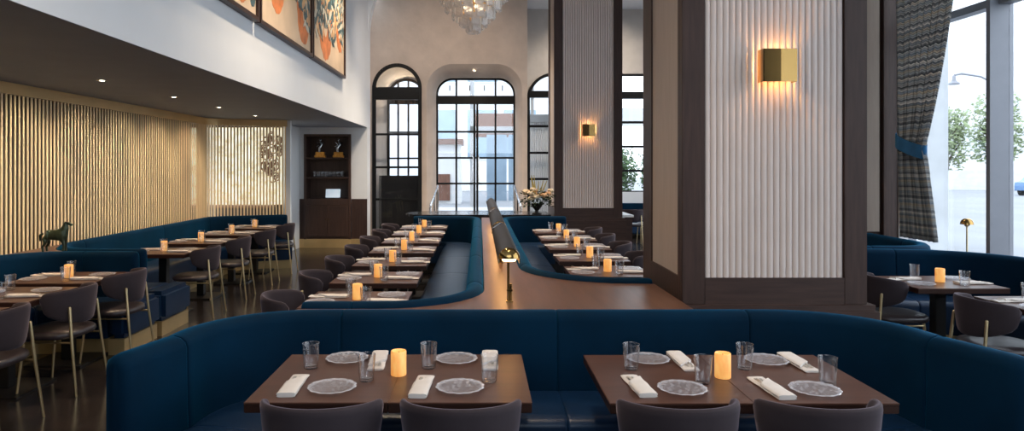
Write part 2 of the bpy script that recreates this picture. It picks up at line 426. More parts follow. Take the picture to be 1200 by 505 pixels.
# ------------------------------------------------------------------ camera
cam = bpy.data.cameras.new('camera'); co = bpy.data.objects.new('camera', cam); COL.objects.link(co)
co.location = (0, 0, 1.75); co.rotation_euler = (PI / 2, 0, 0)
cam.sensor_width = 36; cam.lens = 24; cam.shift_x = 38 / 1200; cam.shift_y = -56.5 / 1200; cam.clip_end = 400; cam.clip_start = .05
S.camera = co

# ------------------------------------------------------------------ setting
def struct(o, label, cat):
    return tag(o, label, cat, None, 'structure')
def wall_with_holes(name, outline, holes, y, th, material):
    cu = bpy.data.curves.new(name, 'CURVE'); cu.dimensions = '2D'; cu.fill_mode = 'BOTH'; cu.extrude = th / 2
    for lp in [outline] + holes:
        sp = cu.splines.new('POLY'); sp.points.add(len(lp) - 1); sp.use_cyclic_u = True
        for p, (x, z) in zip(sp.points, lp): p.co = (x, z, 0, 1)
    tmp = bpy.data.objects.new('tmp', cu); COL.objects.link(tmp)
    dg = bpy.context.evaluated_depsgraph_get(); dg.update()
    me = bpy.data.meshes.new_from_object(tmp.evaluated_get(dg)); bpy.data.objects.remove(tmp); bpy.data.curves.remove(cu)
    for v in me.vertices: v.co = Vector((v.co.x, y + th / 2 - v.co.z, v.co.y))
    me.name = name; me.materials.clear(); me.materials.append(M[material])
    o = bpy.data.objects.new(name, me); COL.objects.link(o); return o
def arch(x0, x1, z0, z1, r, n=12):
    """outline open-bottom door shape, from bottom-left up and over"""
    pts = [(x0, z0), (x0, z1 - r)]
    for k in range(1, n): a = PI - PI / 2 * k / n; pts.append((x0 + r + r * math.cos(a), z1 - r + r * math.sin(a)))
    pts.append((x0 + r, z1))
    if x1 - r > x0 + r + 1e-4: pts.append((x1 - r, z1))
    for k in range(1, n): a = PI / 2 - PI / 2 * k / n; pts.append((x1 - r + r * math.cos(a), z1 - r + r * math.sin(a)))
    pts += [(x1, z1 - r), (x1, z0)]
    return pts

HC = 5.8
struct(MB().box(-9, 6.0, -3.2, 19, -.1, 0).build('floor', 'floor'), 'dark speckled terrazzo floor', 'floor')
struct(MB().box(-2.45, 6.0, -3.2, 18, HC, HC + .15).build('ceiling', 'ceiling'), 'pale high ceiling', 'ceiling')
# low soffit on the left with white wall above it
so = struct(MB().box(-9, -2.451, -3.2, 14.98, 2.62, 2.75).build('ceiling_soffit', 'soffit'), 'low taupe soffit over the left wall booths', 'ceiling')
struct(MB().box(-2.47, -2.45, -3.2, 15.0, 2.621, HC).build('wall_left', 'white_wall'), 'white upper wall above the low soffit', 'wall')
# portal with a large rounded corner at the end of the upper wall
pts = [(-2.70, 2.615), (-2.45, 2.615)]
for k in range(13):
    z = 4.65 + (HC - 4.65) * k / 12; dz = z - 4.65; pts.append((-2.45 + 2.47 - math.sqrt(2.47 ** 2 - dz ** 2), z))
pts += [(-2.70, HC)]
m = MB(); m.prism(pts, 0, .30); m.v = [(x, 15.0 + z, y) for x, y, z in m.v]
struct(m.build('trim_1', 'white_wall'), 'rounded white corner of the portal before the entrance', 'trim')
# cabinet wall
struct(MB().box(-4.4, -3.82, 14.9, 15.1, 0, 2.62).box(-2.80, -2.45, 14.9, 15.3, 0, 2.62).box(-3.82, -2.80, 14.9, 15.1, 2.47, 2.62).build('wall_back', 'white_wall'), 'white wall around the built in cabinet', 'wall')
m = MB().box(-4.38, -3.83, 14.87, 14.9, .19, 1.06).box(-2.79, -2.452, 14.87, 14.9, .19, 1.06)
struct(m.build('trim_2', 'wood_dark'), 'dark wood wainscot beside the cabinet', 'trim')
struct(MB().box(-4.38, -2.452, 14.85, 14.9, 0, .19).build('baseboard_back', 'brass_base'), 'brass baseboard under the cabinet wall', 'baseboard')
struct(MB().box(-4.0, -3.92, 13.9, 14.9, 0, 2.62).build('wall_niche', 'white_wall'), 'white end wall right of the slat screen', 'wall')
# backing behind the slats
struct(MB().box(-5.3, -5.12, -3.2, 12.1, 0, 2.62).build('wall_slats', 'slat_back'), 'brown wall behind the gilded slats', 'wall')

# entrance platform
struct(MB().box(-1.3, 1.2, 15.35, 19, 0, .64).box(-1.28, 1.1, 15.05, 15.35, 0, .48).box(-1.28, 1.1, 14.75, 15.05, 0, .32).box(-1.28, 1.1, 14.45, 14.75, 0, .16).build('floor_platform', 'concrete', angle=30), 'raised entrance landing with steps', 'floor')
LD = arch(-2.50, -1.36, 0.02, 4.17, .57)
LF = arch(-2.465, -1.395, 0.05, 4.135, .535)
CN = arch(-1.24, 1.0, 0.64, 4.17, .60)
w = wall_with_holes('wall_far', [(-2.9, 0), (1.12, 0), (1.12, HC), (-2.9, HC)], [LD, CN], 16.0, .12, 'stucco')
struct(w, 'beige stucco wall with arched openings', 'wall')
CI = arch(-1.06, .87, 0.64, 3.93, .40)
m = MB()
r0 = [(x, 16.0, z) for x, z in CN]; r1 = [(x, 16.8, z) for x, z in CI]
rm = []
for k in range(9):
    f = k / 8; e = 1 - (1 - f) ** 2.6
    rm.append([(a[0] + (b[0] - a[0]) * e, 16.0 + .8 * f, a[2] + (b[2] - a[2]) * e) for a, b in zip(r0, r1)])
m.loft(rm, False, False)
struct(m.build('trim_3', 'stucco', smooth=True, angle=60), 'rounded stucco reveal around the entrance doors', 'trim')
w = wall_with_holes('wall_vestibule', [(-2.9, .0), (1.12, .0), (1.12, HC), (-2.9, HC)], [CI, arch(-2.24, -1.36, 1.45, 3.90, .44)], 16.8, .1, 'white_wall')
struct(w, 'inner wall around the entrance doors', 'wall')
struct(MB().box(1.0, 1.12, 16.12, 17.5, 0, HC).build('wall_return', 'stucco'), 'return of the beige stucco wall', 'wall')
struct(MB().box(-2.9, -2.75, 15.3, 19, 0, HC).build('wall_vestibule_side', 'white_wall'), 'side wall of the entrance', 'wall')
A2 = arch(1.25, 2.55, .3, 4.13, .65)
WB = [(3.3, 1.12), (3.3, 4.11), (5.3, 4.11), (5.3, 1.12)]
w = wall_with_holes('wall_far_right', [(1.0, 0), (6.0, 0), (6.0, HC), (1.0, HC)], [A2, WB], 17.5, .15, 'stucco_grey')
struct(w, 'grey stucco wall with tall windows behind the columns', 'wall')
# right window wall
XW = 5.9
struct(MB().box(5.42, 6.0, -3.2, 17.6, 0, .56).box(5.75, 6.0, -3.2, 17.6, 5.5, HC).build('wall_right', 'white_wall'), 'low wall under the big windows', 'wall')
struct(MB().box(5.34, 6.02, -3.2, 9.0, .56, .62, .01).build('trim_4', 'wood_ledge'), 'wooden window sill behind the window booths', 'trim')
pier = thing('wall_pier', 'dark wood pier with a cream strip beside the curtain', 'wall', (0, 0, 0), kind='structure')
MB().box(4.3, 5.52, 9.06, 9.7, 0, HC).build('pier_core', 'wood_dark', pier)
MB().box(4.5, 5.29, 9.03, 9.06, .9, HC).build('cream_panel', 'cream_panel', pier)
MB().box(5.33, 5.52, 9.0, 9.06, 0, HC).box(4.3, 4.48, 9.0, 9.06, 0, HC).build('pier_stile', 'wood_dark', pier)
MB().box(5.52, 5.64, 8.98, 9.7, .62, HC).build('pier_jamb', 'white_paint', pier)
struct(MB().box(5.64, 6.0, 9.3, 9.7, .56, 5.5).box(5.85, 6.0, 16.2, 17.6, .56, 5.5).build('wall_right_pier', 'white_wall'), 'pier between the tall windows', 'wall')
struct(MB().box(6.0, 6.42, 9.35, 10.1, -.1, 7).build('wall_exterior', 'concrete'), 'pale stone pier outside the window', 'wall')

def window_bay(name, label, x, ys, z0, z1, zt, jd=.24):
    root = struct(thing(name, label, 'window'), label, 'window')
    m = MB()
    for y in ys: m.box(x - jd, x + .02, y - .03, y + .03, z0, z1)
    m.build('mullion', 'mullion', root, kind=None)
    MB().box(x - .14, x, ys[0], ys[-1], zt, zt + .09).box(x - .14, x, ys[0], ys[-1], z0, z0 + .06).box(x - .14, x, ys[0], ys[-1], z1 - .06, z1).build('transom', 'mullion', root)
    for a, b in zip(ys, ys[1:]):
        MB().box(x - .03, x - .02, a + .03, b - .03, z0 + .06, z1 - .06).build('pane', 'glass', root)
    return root
window_bay('window_1', 'tall window with grey mullions right of the curtain', XW, [-3.1, -1.1, 1.1, 3.2, 5.4, 7.6, 9.28], .62, 5.5, 3.56)
window_bay('window_2_added', 'unseen tall window beyond the dark pier, added for daylight', XW, [9.75, 11.9, 14.0, 16.15], .56, 5.5, 3.56)  # unseen bay put in to let more daylight into the room

def grid_window(name, label, outline, y, xs, zs, header, fw=.07, bw=.035, cat='window', mid=None, d=.07):
    """black steel frame following an outline, bars inside, one pane"""
    root = struct(thing(name, label, cat), label, cat)
    m = MB()
    for a, b in zip(outline, outline[1:]): m.bar((a[0], y, a[1]), (b[0], y, b[1]), fw, d)
    x0 = min(p[0] for p in outline); x1 = max(p[0] for p in outline); z0 = outline[0][1]
    m.bar((x0, y, z0), (x1, y, z0), fw, d)
    m.build('window_frame', 'black_frame', root, angle=30)
    if header: MB().box(x0, x1, y - .06, y + .06, header[0], header[1]).build('header', 'black_frame', root)
    def top_at(x):
        best = max(p[1] for p in outline)
        for a, b in zip(outline, outline[1:]):
            lo, hi = sorted((a[0], b[0]))
            if lo - 1e-6 <= x <= hi + 1e-6 and hi - lo > 1e-6: best = a[1] + (b[1] - a[1]) * (x - a[0]) / (b[0] - a[0])
        return best
    m = MB()
    for x in xs: m.box(x - bw / 2, x + bw / 2, y - .03, y + .03, z0, top_at(x))
    for z in zs: m.box(x0, x1, y - .03, y + .03, z - bw / 2, z + bw / 2)
    if mid: m.box(mid - .06, mid - .008, y - .045, y + .045, z0, header[0]).box(mid + .008, mid + .06, y - .045, y + .045, z0, header[0])
    m.build('glazing_bar', 'black_frame', root, angle=30)
    MB().prism([(p[0], p[1]) for p in outline], -.004, .004).xform(Matrix(((1, 0, 0, 0), (0, 0, -1, y), (0, 1, 0, 0), (0, 0, 0, 1)))).build('pane', 'glass', root)
    return root
# left arched window, central double door, arched window by column, gridded window right
grid_window('door_1', 'tall arched black steel door left of the entrance', LF, 15.97, [], [2.52, 1.75, 1.0], (3.33, 3.62), fw=.085, bw=.05, cat='door')
o = grid_window('window_3', 'inner gridded window seen through the left arched door', arch(-2.24, -1.36, 1.45, 3.90, .44), 16.78, [-2.0, -1.75], [2.61, 1.97], (3.30, 3.40), fw=.06, bw=.04)
dr = grid_window('door_2', 'black steel double entrance door under a transom', CI, 16.76, [-.57, .39], [2.62, 1.98, 1.35], (3.30, 3.50), fw=.085, bw=.045, cat='door', mid=-.09)
MB().tube([(-.155, 16.70, 1.35), (-.155, 16.66, 1.38), (-.155, 16.66, 2.0), (-.155, 16.70, 2.03)], .014, 8).build('handle', 'chrome', dr)
MB().tube([(-.025, 16.70, 1.35), (-.025, 16.66, 1.38), (-.025, 16.66, 2.0), (-.025, 16.70, 2.03)], .014, 8).build('handle', 'chrome', dr)
m = MB()
for x in (-.73, -.24, .12, .56):
    m.box(x - .012, x + .012, 16.69, 16.72, 3.62, 3.75)
m.build('transom_stay', 'black_frame', dr)
grid_window('window_4', 'arched window half hidden by the far column', A2, 17.48, [], [2.80, 2.12, 1.45], (3.53, 3.70), fw=.075, bw=.06)
grid_window('window_5', 'gridded window above the white sill between the columns', [(3.3, 1.12), (3.3, 4.11), (5.3, 4.11), (5.3, 1.12)], 17.48, [4.3], [2.90, 2.28, 1.66], (3.50, 3.68), fw=.06, bw=.06)
struct(MB().box(2.7, 5.84, 17.38, 17.5, .84, 1.12).build('trim_5', 'white_wall'), 'white sill below the gridded window', 'trim')

# vestibule and street beyond the doors
m = MB()
for k in range(26): m.tube([(1.27 + k * .052, 18.2, 0), (1.27 + k * .052, 18.2, 2.95)], .026, 8)
tag(m.build('fluted_screen', 'white_paint'), 'pale fluted screen behind the arched window by the column', 'screen')
tag(MB().box(1.2, 2.6, 18.1, 18.3, 2.95, 3.15).box(1.36, 1.44, 18.12, 18.2, 3.15, 4.0).build('screen_beam', 'concrete'), 'grey beam above the fluted screen', 'beam')
struct(MB().box(-14, 6.4, 19, 60, .3, .58).build('floor_street', 'asphalt'), 'pavement outside the entrance', 'street')
struct(MB().box(6.02, 120, -30, 120, -.35, -.1).build('floor_road', 'asphalt'), 'bright street outside the big windows', 'street')

def facade(name, label, x0, x1, y, z0, z1, body, wins, wm, dep=3):
    root = thing(name, label, 'building', ((x0 + x1) / 2, y, z0))
    ox, oy, oz = (x0 + x1) / 2, y, z0
    MB().box(x0 - ox, x1 - ox, 0, dep, 0, z1 - oz).build('wall', body, root)
    for (a, b, c, d) in wins:
        f = MB().box(a - ox - .06, b - ox + .06, -.05, 0, c - oz - .06, d - oz + .06).build('window', 'white_paint', root)
        MB().box(a - ox, b - ox, -.07, -.05, c - oz, d - oz).build('pane', wm, f)
    return root
facade('building', 'pale building across the street beyond the entrance', -8, 6.2, 34, .3, 12, 'facade',
       [(-3.0, -1.2, 2.2, 4.6), (-.6, .9, 2.2, 4.6), (1.2, 2.8, 2.2, 4.6), (-3.0, -1.2, 6, 8.5), (-.6, .9, 6, 8.5), (1.2, 2.8, 6, 8.5), (3.5, 5.5, 1.2, 3)], 'facade_glass')
k1 = thing('kiosk', 'brown timber kiosk outside the left leaf of the entrance', 'kiosk', (-.85, 22, .58))
MB().box(-.75, .25, 0, 1.2, 0, 1.9).build('body', 'white_paint', k1)
MB().box(-.85, .32, -.2, 1.3, 1.9, 2.08).build('awning', 'brown_facade', k1)
MB().box(-.72, -.1, -.05, 0, .1, .95).build('shutter', 'brown_facade', k1)
tag(MB().box(-.28, -.16, 20.0, 20.15, .58, 5).box(-.28, 1.6, 20.0, 20.15, 2.75, 2.95).build('street_frame', 'facade'), 'grey steel frame standing outside the entrance', 'frame')
tag(MB().box(.25, .95, 24, 24.1, .58, 2.9).box(1.02, 1.6, 24, 24.1, .58, 2.9).build('hoarding', 'facade_glass'), 'blue grey panels outside the right leaf of the entrance', 'panel')
tag(MB().box(-.35, 1.7, 26, 26.2, 2.9, 3.8).box(-.35, -.2, 26, 26.2, .58, 2.9).box(1.6, 1.7, 26, 26.2, .58, 2.9).build('shop_fascia', 'brown_facade'), 'brown fascia across the street above the panels', 'fascia')

tag(MB().box(-2.42, -1.30, 16.45, 16.55, 0, 1.55).build('dark_reflection_sheet', 'black'), 'dark sheet standing in for reflections behind the left arched door', 'screen')  # dark sheet added for the dark reflections low in the door glass

# ------------------------------------------------------------------ columns
def column(name, label, y0, y1, x0=1.375, x1=2.63):
    root = struct(thing(name, label, 'column', ((x0 + x1) / 2, y0, 0)), label, 'column'); cx = (x0 + x1) / 2; L = (-cx, -y0, 0)
    def b(mb, n, mt, **k):
        mb.v = [(x - cx, y - y0, z) for x, y, z in mb.v]; return mb.build(n, mt, root, **k)
    b(MB().box(x0 + .03, x1 - .03, y0 + .03, y1 - .03, .8, HC), 'core', 'wood_dark')
    for a in (x0, x1 - .155): b(MB().box(a, a + .155, y0, y0 + .06, .82, HC, .004), 'front_stile', 'wood_dark')
    b(MB().box(x0 + .155, x1 - .155, y0, y0 + .06, .82, 1.0), 'front_rail', 'wood_rail')
    m = MB(); n = 22; a = x0 + .155; wd = (x1 - .155 - a) / n
    rows = []
    for k in range(n):
        for j in range(7):
            th = PI * j / 6; rows.append((a + wd * (k + .5) - wd / 2 * math.cos(th), y0 + .032 - .020 * math.sin(th) ** .8))
    m.loft([[(x, y, 1.0) for x, y in rows], [(x, y, HC) for x, y in rows]], False, False)
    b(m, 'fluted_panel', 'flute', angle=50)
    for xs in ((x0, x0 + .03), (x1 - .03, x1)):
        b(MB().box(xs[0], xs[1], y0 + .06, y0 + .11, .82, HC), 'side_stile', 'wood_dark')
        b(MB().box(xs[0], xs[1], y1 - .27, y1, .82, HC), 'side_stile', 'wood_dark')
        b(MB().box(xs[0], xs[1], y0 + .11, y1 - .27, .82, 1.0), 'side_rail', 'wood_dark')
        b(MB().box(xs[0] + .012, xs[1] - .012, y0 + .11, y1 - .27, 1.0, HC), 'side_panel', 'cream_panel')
    b(MB().box(x0 - .03, x1 + .06, y0 - .05, y1 + .03, 0, .78, .006).box(x0 - .015, x1 + .04, y0 - .03, y1 + .015, .78, .82), 'plinth', 'wood_rail')
    return root
column('column', 'big foreground column of white fluting framed in dark wood', 4.63, 5.74)
column('column', 'far column of white fluting behind the right centre booth', 12.56, 13.67)

def sconce(loc, label):
    r = thing('wall_sconce', label, 'wall light', loc)
    w, h, d = .115, .22, .10
    MB().box(-w, 0.003, -d, -d + .006, -h / 2, h / 2, .002).build('left_plate', 'brass', r)
    m = MB().box(.003, w, -d, -d + .006, -h / 2, h / 2, .002); m.v = [(x, y + .05 * max(0, x) , z) for x, y, z in m.v]; m.build('right_plate', 'brass', r)
    MB().box(-w, -w + .006, -d, -.01, -h / 2, h / 2).build('side_plate', 'brass', r); MB().box(w - .006, w, -d + .012, -.01, -h / 2, h / 2).build('side_plate', 'brass', r)
    MB().box(-.05, .05, -.01, .02, -.08, .08, .003).build('back_plate', 'brass', r)
    MB().tube([(0, -.05, -.045), (0, -.05, .045)], .022, 12).build('bulb', 'bulb', r)
    return r
sconce((2.0, 4.635, 2.43), 'square brass wall light glowing on the big foreground column')
sconce((2.0, 12.565, 2.43), 'square brass wall light glowing on the far column')

# ------------------------------------------------------------------ slat screen
sl = thing('slat_screen', 'gilded vertical slat screen along the left wall', 'slat screen', (-4.84, 0, 0))
def slat_line(y0, y1):
    m = MB(); y = y0
    while y < y1:
        m.box(-.005, .005, y - .0135, y + .0135, 0, 2.5); y += .066
    return m
slat_line(1.5, 11.7).build('slats', 'slat', sl, smooth=False)
# turning corner and slanted end run
turn = fpath([(-4.84, 11.5), (-4.84, 12.15), (-3.55, 12.66)], [.35], 0, 1, step=.02, narc=14)
seg = [0.]
for a, b in zip(turn, turn[1:]): seg.append(seg[-1] + (b - a).length)
m = MB(); d = .2; L = seg[-1]
while d < L:
    i = max(k for k in range(len(seg)) if seg[k] <= d); i = min(i, len(turn) - 2)
    p = turn[i].lerp(turn[i + 1], (d - seg[i]) / max(1e-6, seg[i + 1] - seg[i])); t = (turn[i + 1] - turn[i]).normalized(); nn = Vector((-t.y, t.x))
    vs = []
    for z in (0, 2.5):
        for a, b in ((-.015, -.012), (.015, -.012), (.015, .012), (-.015, .012)):
            q = p + t * a + nn * b; vs.append((q.x + 4.84, q.y, z))
    m.add(vs, [(0, 1, 2, 3), (4, 5, 6, 7), (0, 1, 5, 4), (1, 2, 6, 5), (2, 3, 7, 6), (3, 0, 4, 7)]); d += .056
m.build('end_slats', 'slat', sl, smooth=False)
hp = [Vector((-4.84, 1.4))] + turn
m = MB()
rings = []
for i, p in enumerate(hp):
    t = (hp[min(i + 1, len(hp) - 1)] - hp[max(i - 1, 0)]).normalized(); nn = Vector((-t.y, t.x))
    a = p - nn * .035; b = p + nn * .035
    rings.append([(a.x + 4.84, a.y, 2.5), (a.x + 4.84, a.y, 2.618), (b.x + 4.84, b.y, 2.618), (b.x + 4.84, b.y, 2.5)])
m.loft(rings); m.build('header', 'slat_header', sl, angle=30)
e = hp[-1]
MB().box(e.x + 4.84 - .03, e.x + 4.84 + .05, e.y - .04, e.y + .06, 0, 2.618).build('end_post', 'white_wall', sl)

struct(MB().box(-6.2, -4.0, 13.75, 13.9, 1.0, 2.55).build('window_6', 'glow'), 'stand-in for a bright window, cream onyx panel behind the end of the slats', 'panel')  # emissive panel standing in for the bright window behind the slats
struct(MB().box(-6.4, -4.0, 13.9, 14.0, 0, 2.62).box(-6.4, -6.2, 12.9, 13.9, 0, 2.62).build('wall_glow', 'slat_back'), 'wall behind the onyx panel', 'wall')
ct = thing('bar_counter', 'brown back counter behind the end of the slats', 'counter', (-5.0, 13.4, 0))
MB().box(-1.1, .9, -.1, .33, 0, .96).build('body', 'wood_cab', ct); MB().box(-1.12, .92, -.14, .34, .96, 1.0).build('top', 'terracotta', ct)
m = MB(); random.seed(3)
for k in range(46):
    zz = random.uniform(-.46, .46); wd = .19 * math.sqrt(max(.1, 1 - (zz / .56) ** 2)); xx = random.uniform(-wd, wd); rr = random.uniform(.035, .075); tl = random.uniform(0, PI)
    pts = [(xx + rr * math.cos(2 * PI * i / 12) * (1 if k % 2 else .7), random.Random(k).uniform(-.03, .03) + .02 * math.sin(2 * PI * i / 12 + tl), zz + rr * 1.2 * math.sin(2 * PI * i / 12)) for i in range(13)]
    m.tube(pts, .0115, 6)
o = m.build('wall_sculpture', 'terracotta', loc=(-4.15, 13.62, 1.96)); tag(o, 'lacy copper sculpture hanging in front of the onyx panel', 'sculpture')

# ------------------------------------------------------------------ soffit downlights
ords = ['nearest', 'second nearest', 'third nearest', 'farthest']
proto = None
for i, y in enumerate((6.8, 8.4, 9.85, 11.45)):
    lb = f'small recessed downlight in the taupe soffit, {ords[i]} of the four'
    if proto is None:
        proto = thing('recessed_downlight', lb, 'downlight', (-3.76, y, 2.62), group='soffit downlights')
        MB().lathe([(.026, -.002), (.05, -.002), (.052, -.006), (.026, -.008)], close=True, n=20).build('trim_ring', 'chrome', proto)
        MB().lathe([(.001, -.004), (.025, -.004), (.025, -.001), (.001, -.001)], n=16).build('lens', 'downlight', proto)
    else: dup(proto, (-3.76, y, 2.62), 0, lb)
nd = dup(proto, (-.12, 16.2, 4.04), 0, 'small recessed downlight in the stucco arch above the entrance', 'entrance downlight')

# ------------------------------------------------------------------ banquettes
FB = ([(-1.57, 3.05), (-1.46, 3.45), (-1.42, 4.0), (2.19, 4.0), (2.23, 3.45), (2.38, 3.0)], [.2, .50, .50, .2])
banquette('long U-shaped blue velvet banquette in the foreground behind the four set tables', FB[0], FB[1], 1, [(-1.46, 3.42), (-.77, 4.0), (.425, 4.0), (1.64, 4.0), (2.23, 3.42)], t=.16, base='black', ends=(.085, .085))
CB = ([(-1.13, 4.40), (-.10, 4.40), (-.10, 11.87), (-1.15, 11.87)], [.55, .35])
banquette('blue velvet booth seating left of the centre ledge, wrapping the long row of seven tables', CB[0], CB[1], -1, [(-.75, 4.4), (-.10, 5.1), (-.10, 6.67), (-.10, 8.3), (-.10, 9.9), (-.10, 11.4)], t=.13, base='black')
RB = ([(1.33, 5.31), (.47, 5.33), (.47, 11.8), (1.5, 11.8)], [.72, .35])
banquette('blue velvet booth seating right of the centre ledge, behind the big column', RB[0], RB[1], 1, [(.47, 6.1), (.47, 7.4), (.47, 8.9), (.47, 10.3), (.47, 11.4)], t=.12, base='black')
AB = ([(-4.62, 3.3), (-4.62, 6.85), (-3.47, 6.85)], [.5])
BQ = {}
BQ['A'] = banquette('blue velvet banquette nearest on the left wall, ending before the horse figurine', AB[0], AB[1], 1, [(-4.62, 5.2), (-4.62, 6.3), (-4.0, 6.85)], t=.15)
BB = ([(-3.50, 7.22), (-4.6, 7.22), (-4.6, 11.75), (-3.45, 12.28)], [.62, .35])
BQ['B'] = banquette('blue velvet banquette farther along the left wall under the gilded slats', BB[0], BB[1], 1, [(-3.9, 7.2), (-4.6, 8.0), (-4.6, 10.0), (-4.6, 11.6)], t=.13)
def seat_end(par, x0, x1, y0, y1):
    MB().box(x0, x1, y0, y1, .152, .462, .045).build('seat_end', 'leather', par, angle=50); MB().box(x0, x1 - .03, y0 + .02, y1 - .02, 0, .15).build('end_plinth', 'brass_base', par)
seat_end(BQ['A'], -3.46, -3.28, 6.34, 7.03); seat_end(BQ['B'], -3.49, -3.26, 7.05, 7.73)
WC = ([(3.5, 7.16), (5.10, 6.93), (5.19, 3.2)], [.8])
banquette('blue velvet window booth seating behind the two right hand tables', WC[0], WC[1], 1, [(4.34, 7.04), (5.15, 5.4)], t=.14)
WD = ([(3.7, 7.50), (4.98, 7.46), (4.98, 8.9)], [.45])
banquette('blue velvet booth seating beside the curtain, farthest along the window', WD[0], WD[1], -1, [(4.25, 7.48), (4.98, 8.1)], t=.14)

# wooden ledge between the booths
fo = fpath([(-1.18, 4.175), (1.335, 4.175)], [], 0, 1)
ro = fpath(RB[0], RB[1], .125, 1); lo = fpath(CB[0], CB[1], .135, -1)
iR = nearest(ro, (.345, 11.3)); iL = nearest(lo, (.035, 11.3))
poly = [(p.x, p.y) for p in fo] + [(p.x, p.y) for p in ro[:iR + 1]] + [(.345, 12.02), (.035, 12.02)] + [(p.x, p.y) for p in reversed(lo[:iL + 1])]
lg = thing('divider_ledge', 'long wooden ledge dividing the two centre booths under the brass ledge lamps', 'ledge')
MB().prism(poly, .83, .865).build('ledge_top', 'wood_ledge', lg, angle=30)
cx = sum(p[0] for p in poly) / len(poly)
MB().prism(poly, 0, .83).build('body', 'wood_dark', lg, angle=30)
# stone topped counter closing the booths
sc_ = thing('stone_counter', 'dark stone topped counter at the far end of the centre booths', 'counter', (0, 12.7, 0))
m = MB(); pl = []
for k in range(9): a = PI / 2 + PI * k / 8; pl.append((-1.05 + .52 * math.cos(a) * .6, .04 + .52 * math.sin(a)))
m.prism(pl + [(1.28, -.48), (1.28, .56)], .86, .90).build('stone_top', 'stone', sc_, angle=30)
MB().box(-1.1, 1.25, -.42, .5, 0, .86).build('body', 'wood_rail', sc_)
ws = thing('corner_shelf', 'small wooden shelf corner behind the two left banquettes', 'shelf', (-4.5, 7.03, 0))
ao = fpath(AB[0], AB[1], .16, 1); bo = fpath(BB[0], BB[1], .14, 1)
pa = ao[nearest(ao, (-4.78, 6.45)):nearest(ao, (-3.9, 7.01)) + 1]; pb = bo[nearest(bo, (-3.9, 7.08)):nearest(bo, (-4.74, 7.8)) + 1]
MB().prism([(p.x + 4.5, p.y - 7.03) for p in pa + pb] + [(-.31, .77), (-.31, -.58)], 0, .865).build('shelf_top', 'wood_ledge', ws, angle=30)

# ------------------------------------------------------------------ tables
BOOTH = {'L': 'nearest left wall booth', 'S': 'booth under the gilded slats', 'C': 'row left of the ledge', 'R': 'row right of the ledge', 'W': 'window booth', 'F': 'foreground booth'}
ORD = ['first', 'second', 'third', 'fourth', 'fifth', 'sixth', 'seventh']
TP = {}
def make_table(lx, ly, label, group):
    r = thing('dining_table', label, 'table', (0, 0, 0), 0, group)
    m = MB().box(-lx / 2, lx / 2, -ly / 2, ly / 2, .743, .75, .002); m.build('tabletop', 'wood_table', r, angle=30)
    MB().box(-lx / 2 + .001, lx / 2 - .001, -ly / 2 + .001, ly / 2 - .001, .705, .743, .003).build('edge_band', 'wood_edge', r)
    MB().box(-.045, .045, -.045, .045, .018, .69, .004).box(-.2, .2, -.2, .2, .69, .706).build('pedestal', 'black', r, angle=30)
    MB().box(-.25, .25, -.25, .25, 0, .018, .004).build('foot_plate', 'black', r, angle=30)
    return r

# ------------------------------------------------------------------ chair
def make_chair(label, group):
    r = thing('dining_chair', label, 'chair', (0, 0, 0), 0, group)
    rings = []; n = 30; am = math.radians(92)
    for i in range(n + 1):
        u = -1 + 2 * i / n; a = am * u; e = max(0., (abs(u) - .87) / .13)
        zt = .818 - .034 * abs(u) ** 2; zb = .535 + .10 * abs(u) ** 2.2
        mid = zt - (zt - zb) * .42; sq = math.sqrt(max(.0, 1 - e * e)) * .93 + .07
        zt = mid + (zt - mid) * (.42 + .58 * sq); zb = mid + (zb - mid) * sq
        th = .036 * (.55 + .45 * sq); ring = []
        for k in range(14):
            t = 2 * PI * k / 14; cz = math.sin(t); cr = math.cos(t)
            cz = math.copysign(abs(cz) ** .35, cz); cr = math.copysign(abs(cr) ** .8, cr)
            z = (zt + zb) / 2 + (zt - zb) / 2 * cz
            R = .208 + .030 * (z - .53) / .27 + th / 2 * cr
            ring.append((R * math.sin(a) * 1.02, -R * math.cos(a), z))
        rings.append(ring)
    m = MB(); m.loft(rings); m.build('backrest', 'chair_velvet', r, angle=70)
    def sqr(s, z): return [(s * math.copysign(abs(math.cos(t)) ** .7, math.cos(t)), .025 + s * math.copysign(abs(math.sin(t)) ** .7, math.sin(t)), z) for t in [2 * PI * k / 28 for k in range(28)]]
    m = MB(); m.loft([sqr(.20, .425), sqr(.232, .432), sqr(.242, .45), sqr(.238, .472), sqr(.222, .485), sqr(.15, .490), sqr(.02, .491)]); m.build('seat', 'chair_seat', r, angle=60)
    for s in (-1, 1):
        m = MB(); m.tube([(s * .176, -.180, .665), (s * .188, -.206, .40), (s * .210, -.255, 0)], [.0115, .0115, .0085], 10); m.sphere((s * .176, -.180, .668), .0115, 10, 6)
        m.build('rear_leg', 'brass_soft', r)
        m = MB(); m.tube([(s * .185, .17, .432), (s * .205, .215, 0)], [.0115, .0085], 10); m.build('front_leg', 'brass_soft', r)
        m = MB(); m.tube([(s * .188, -.206, .405), (s * .187, .172, .405)], .008, 8); m.build('side_rail', 'brass_soft', r)
    return r

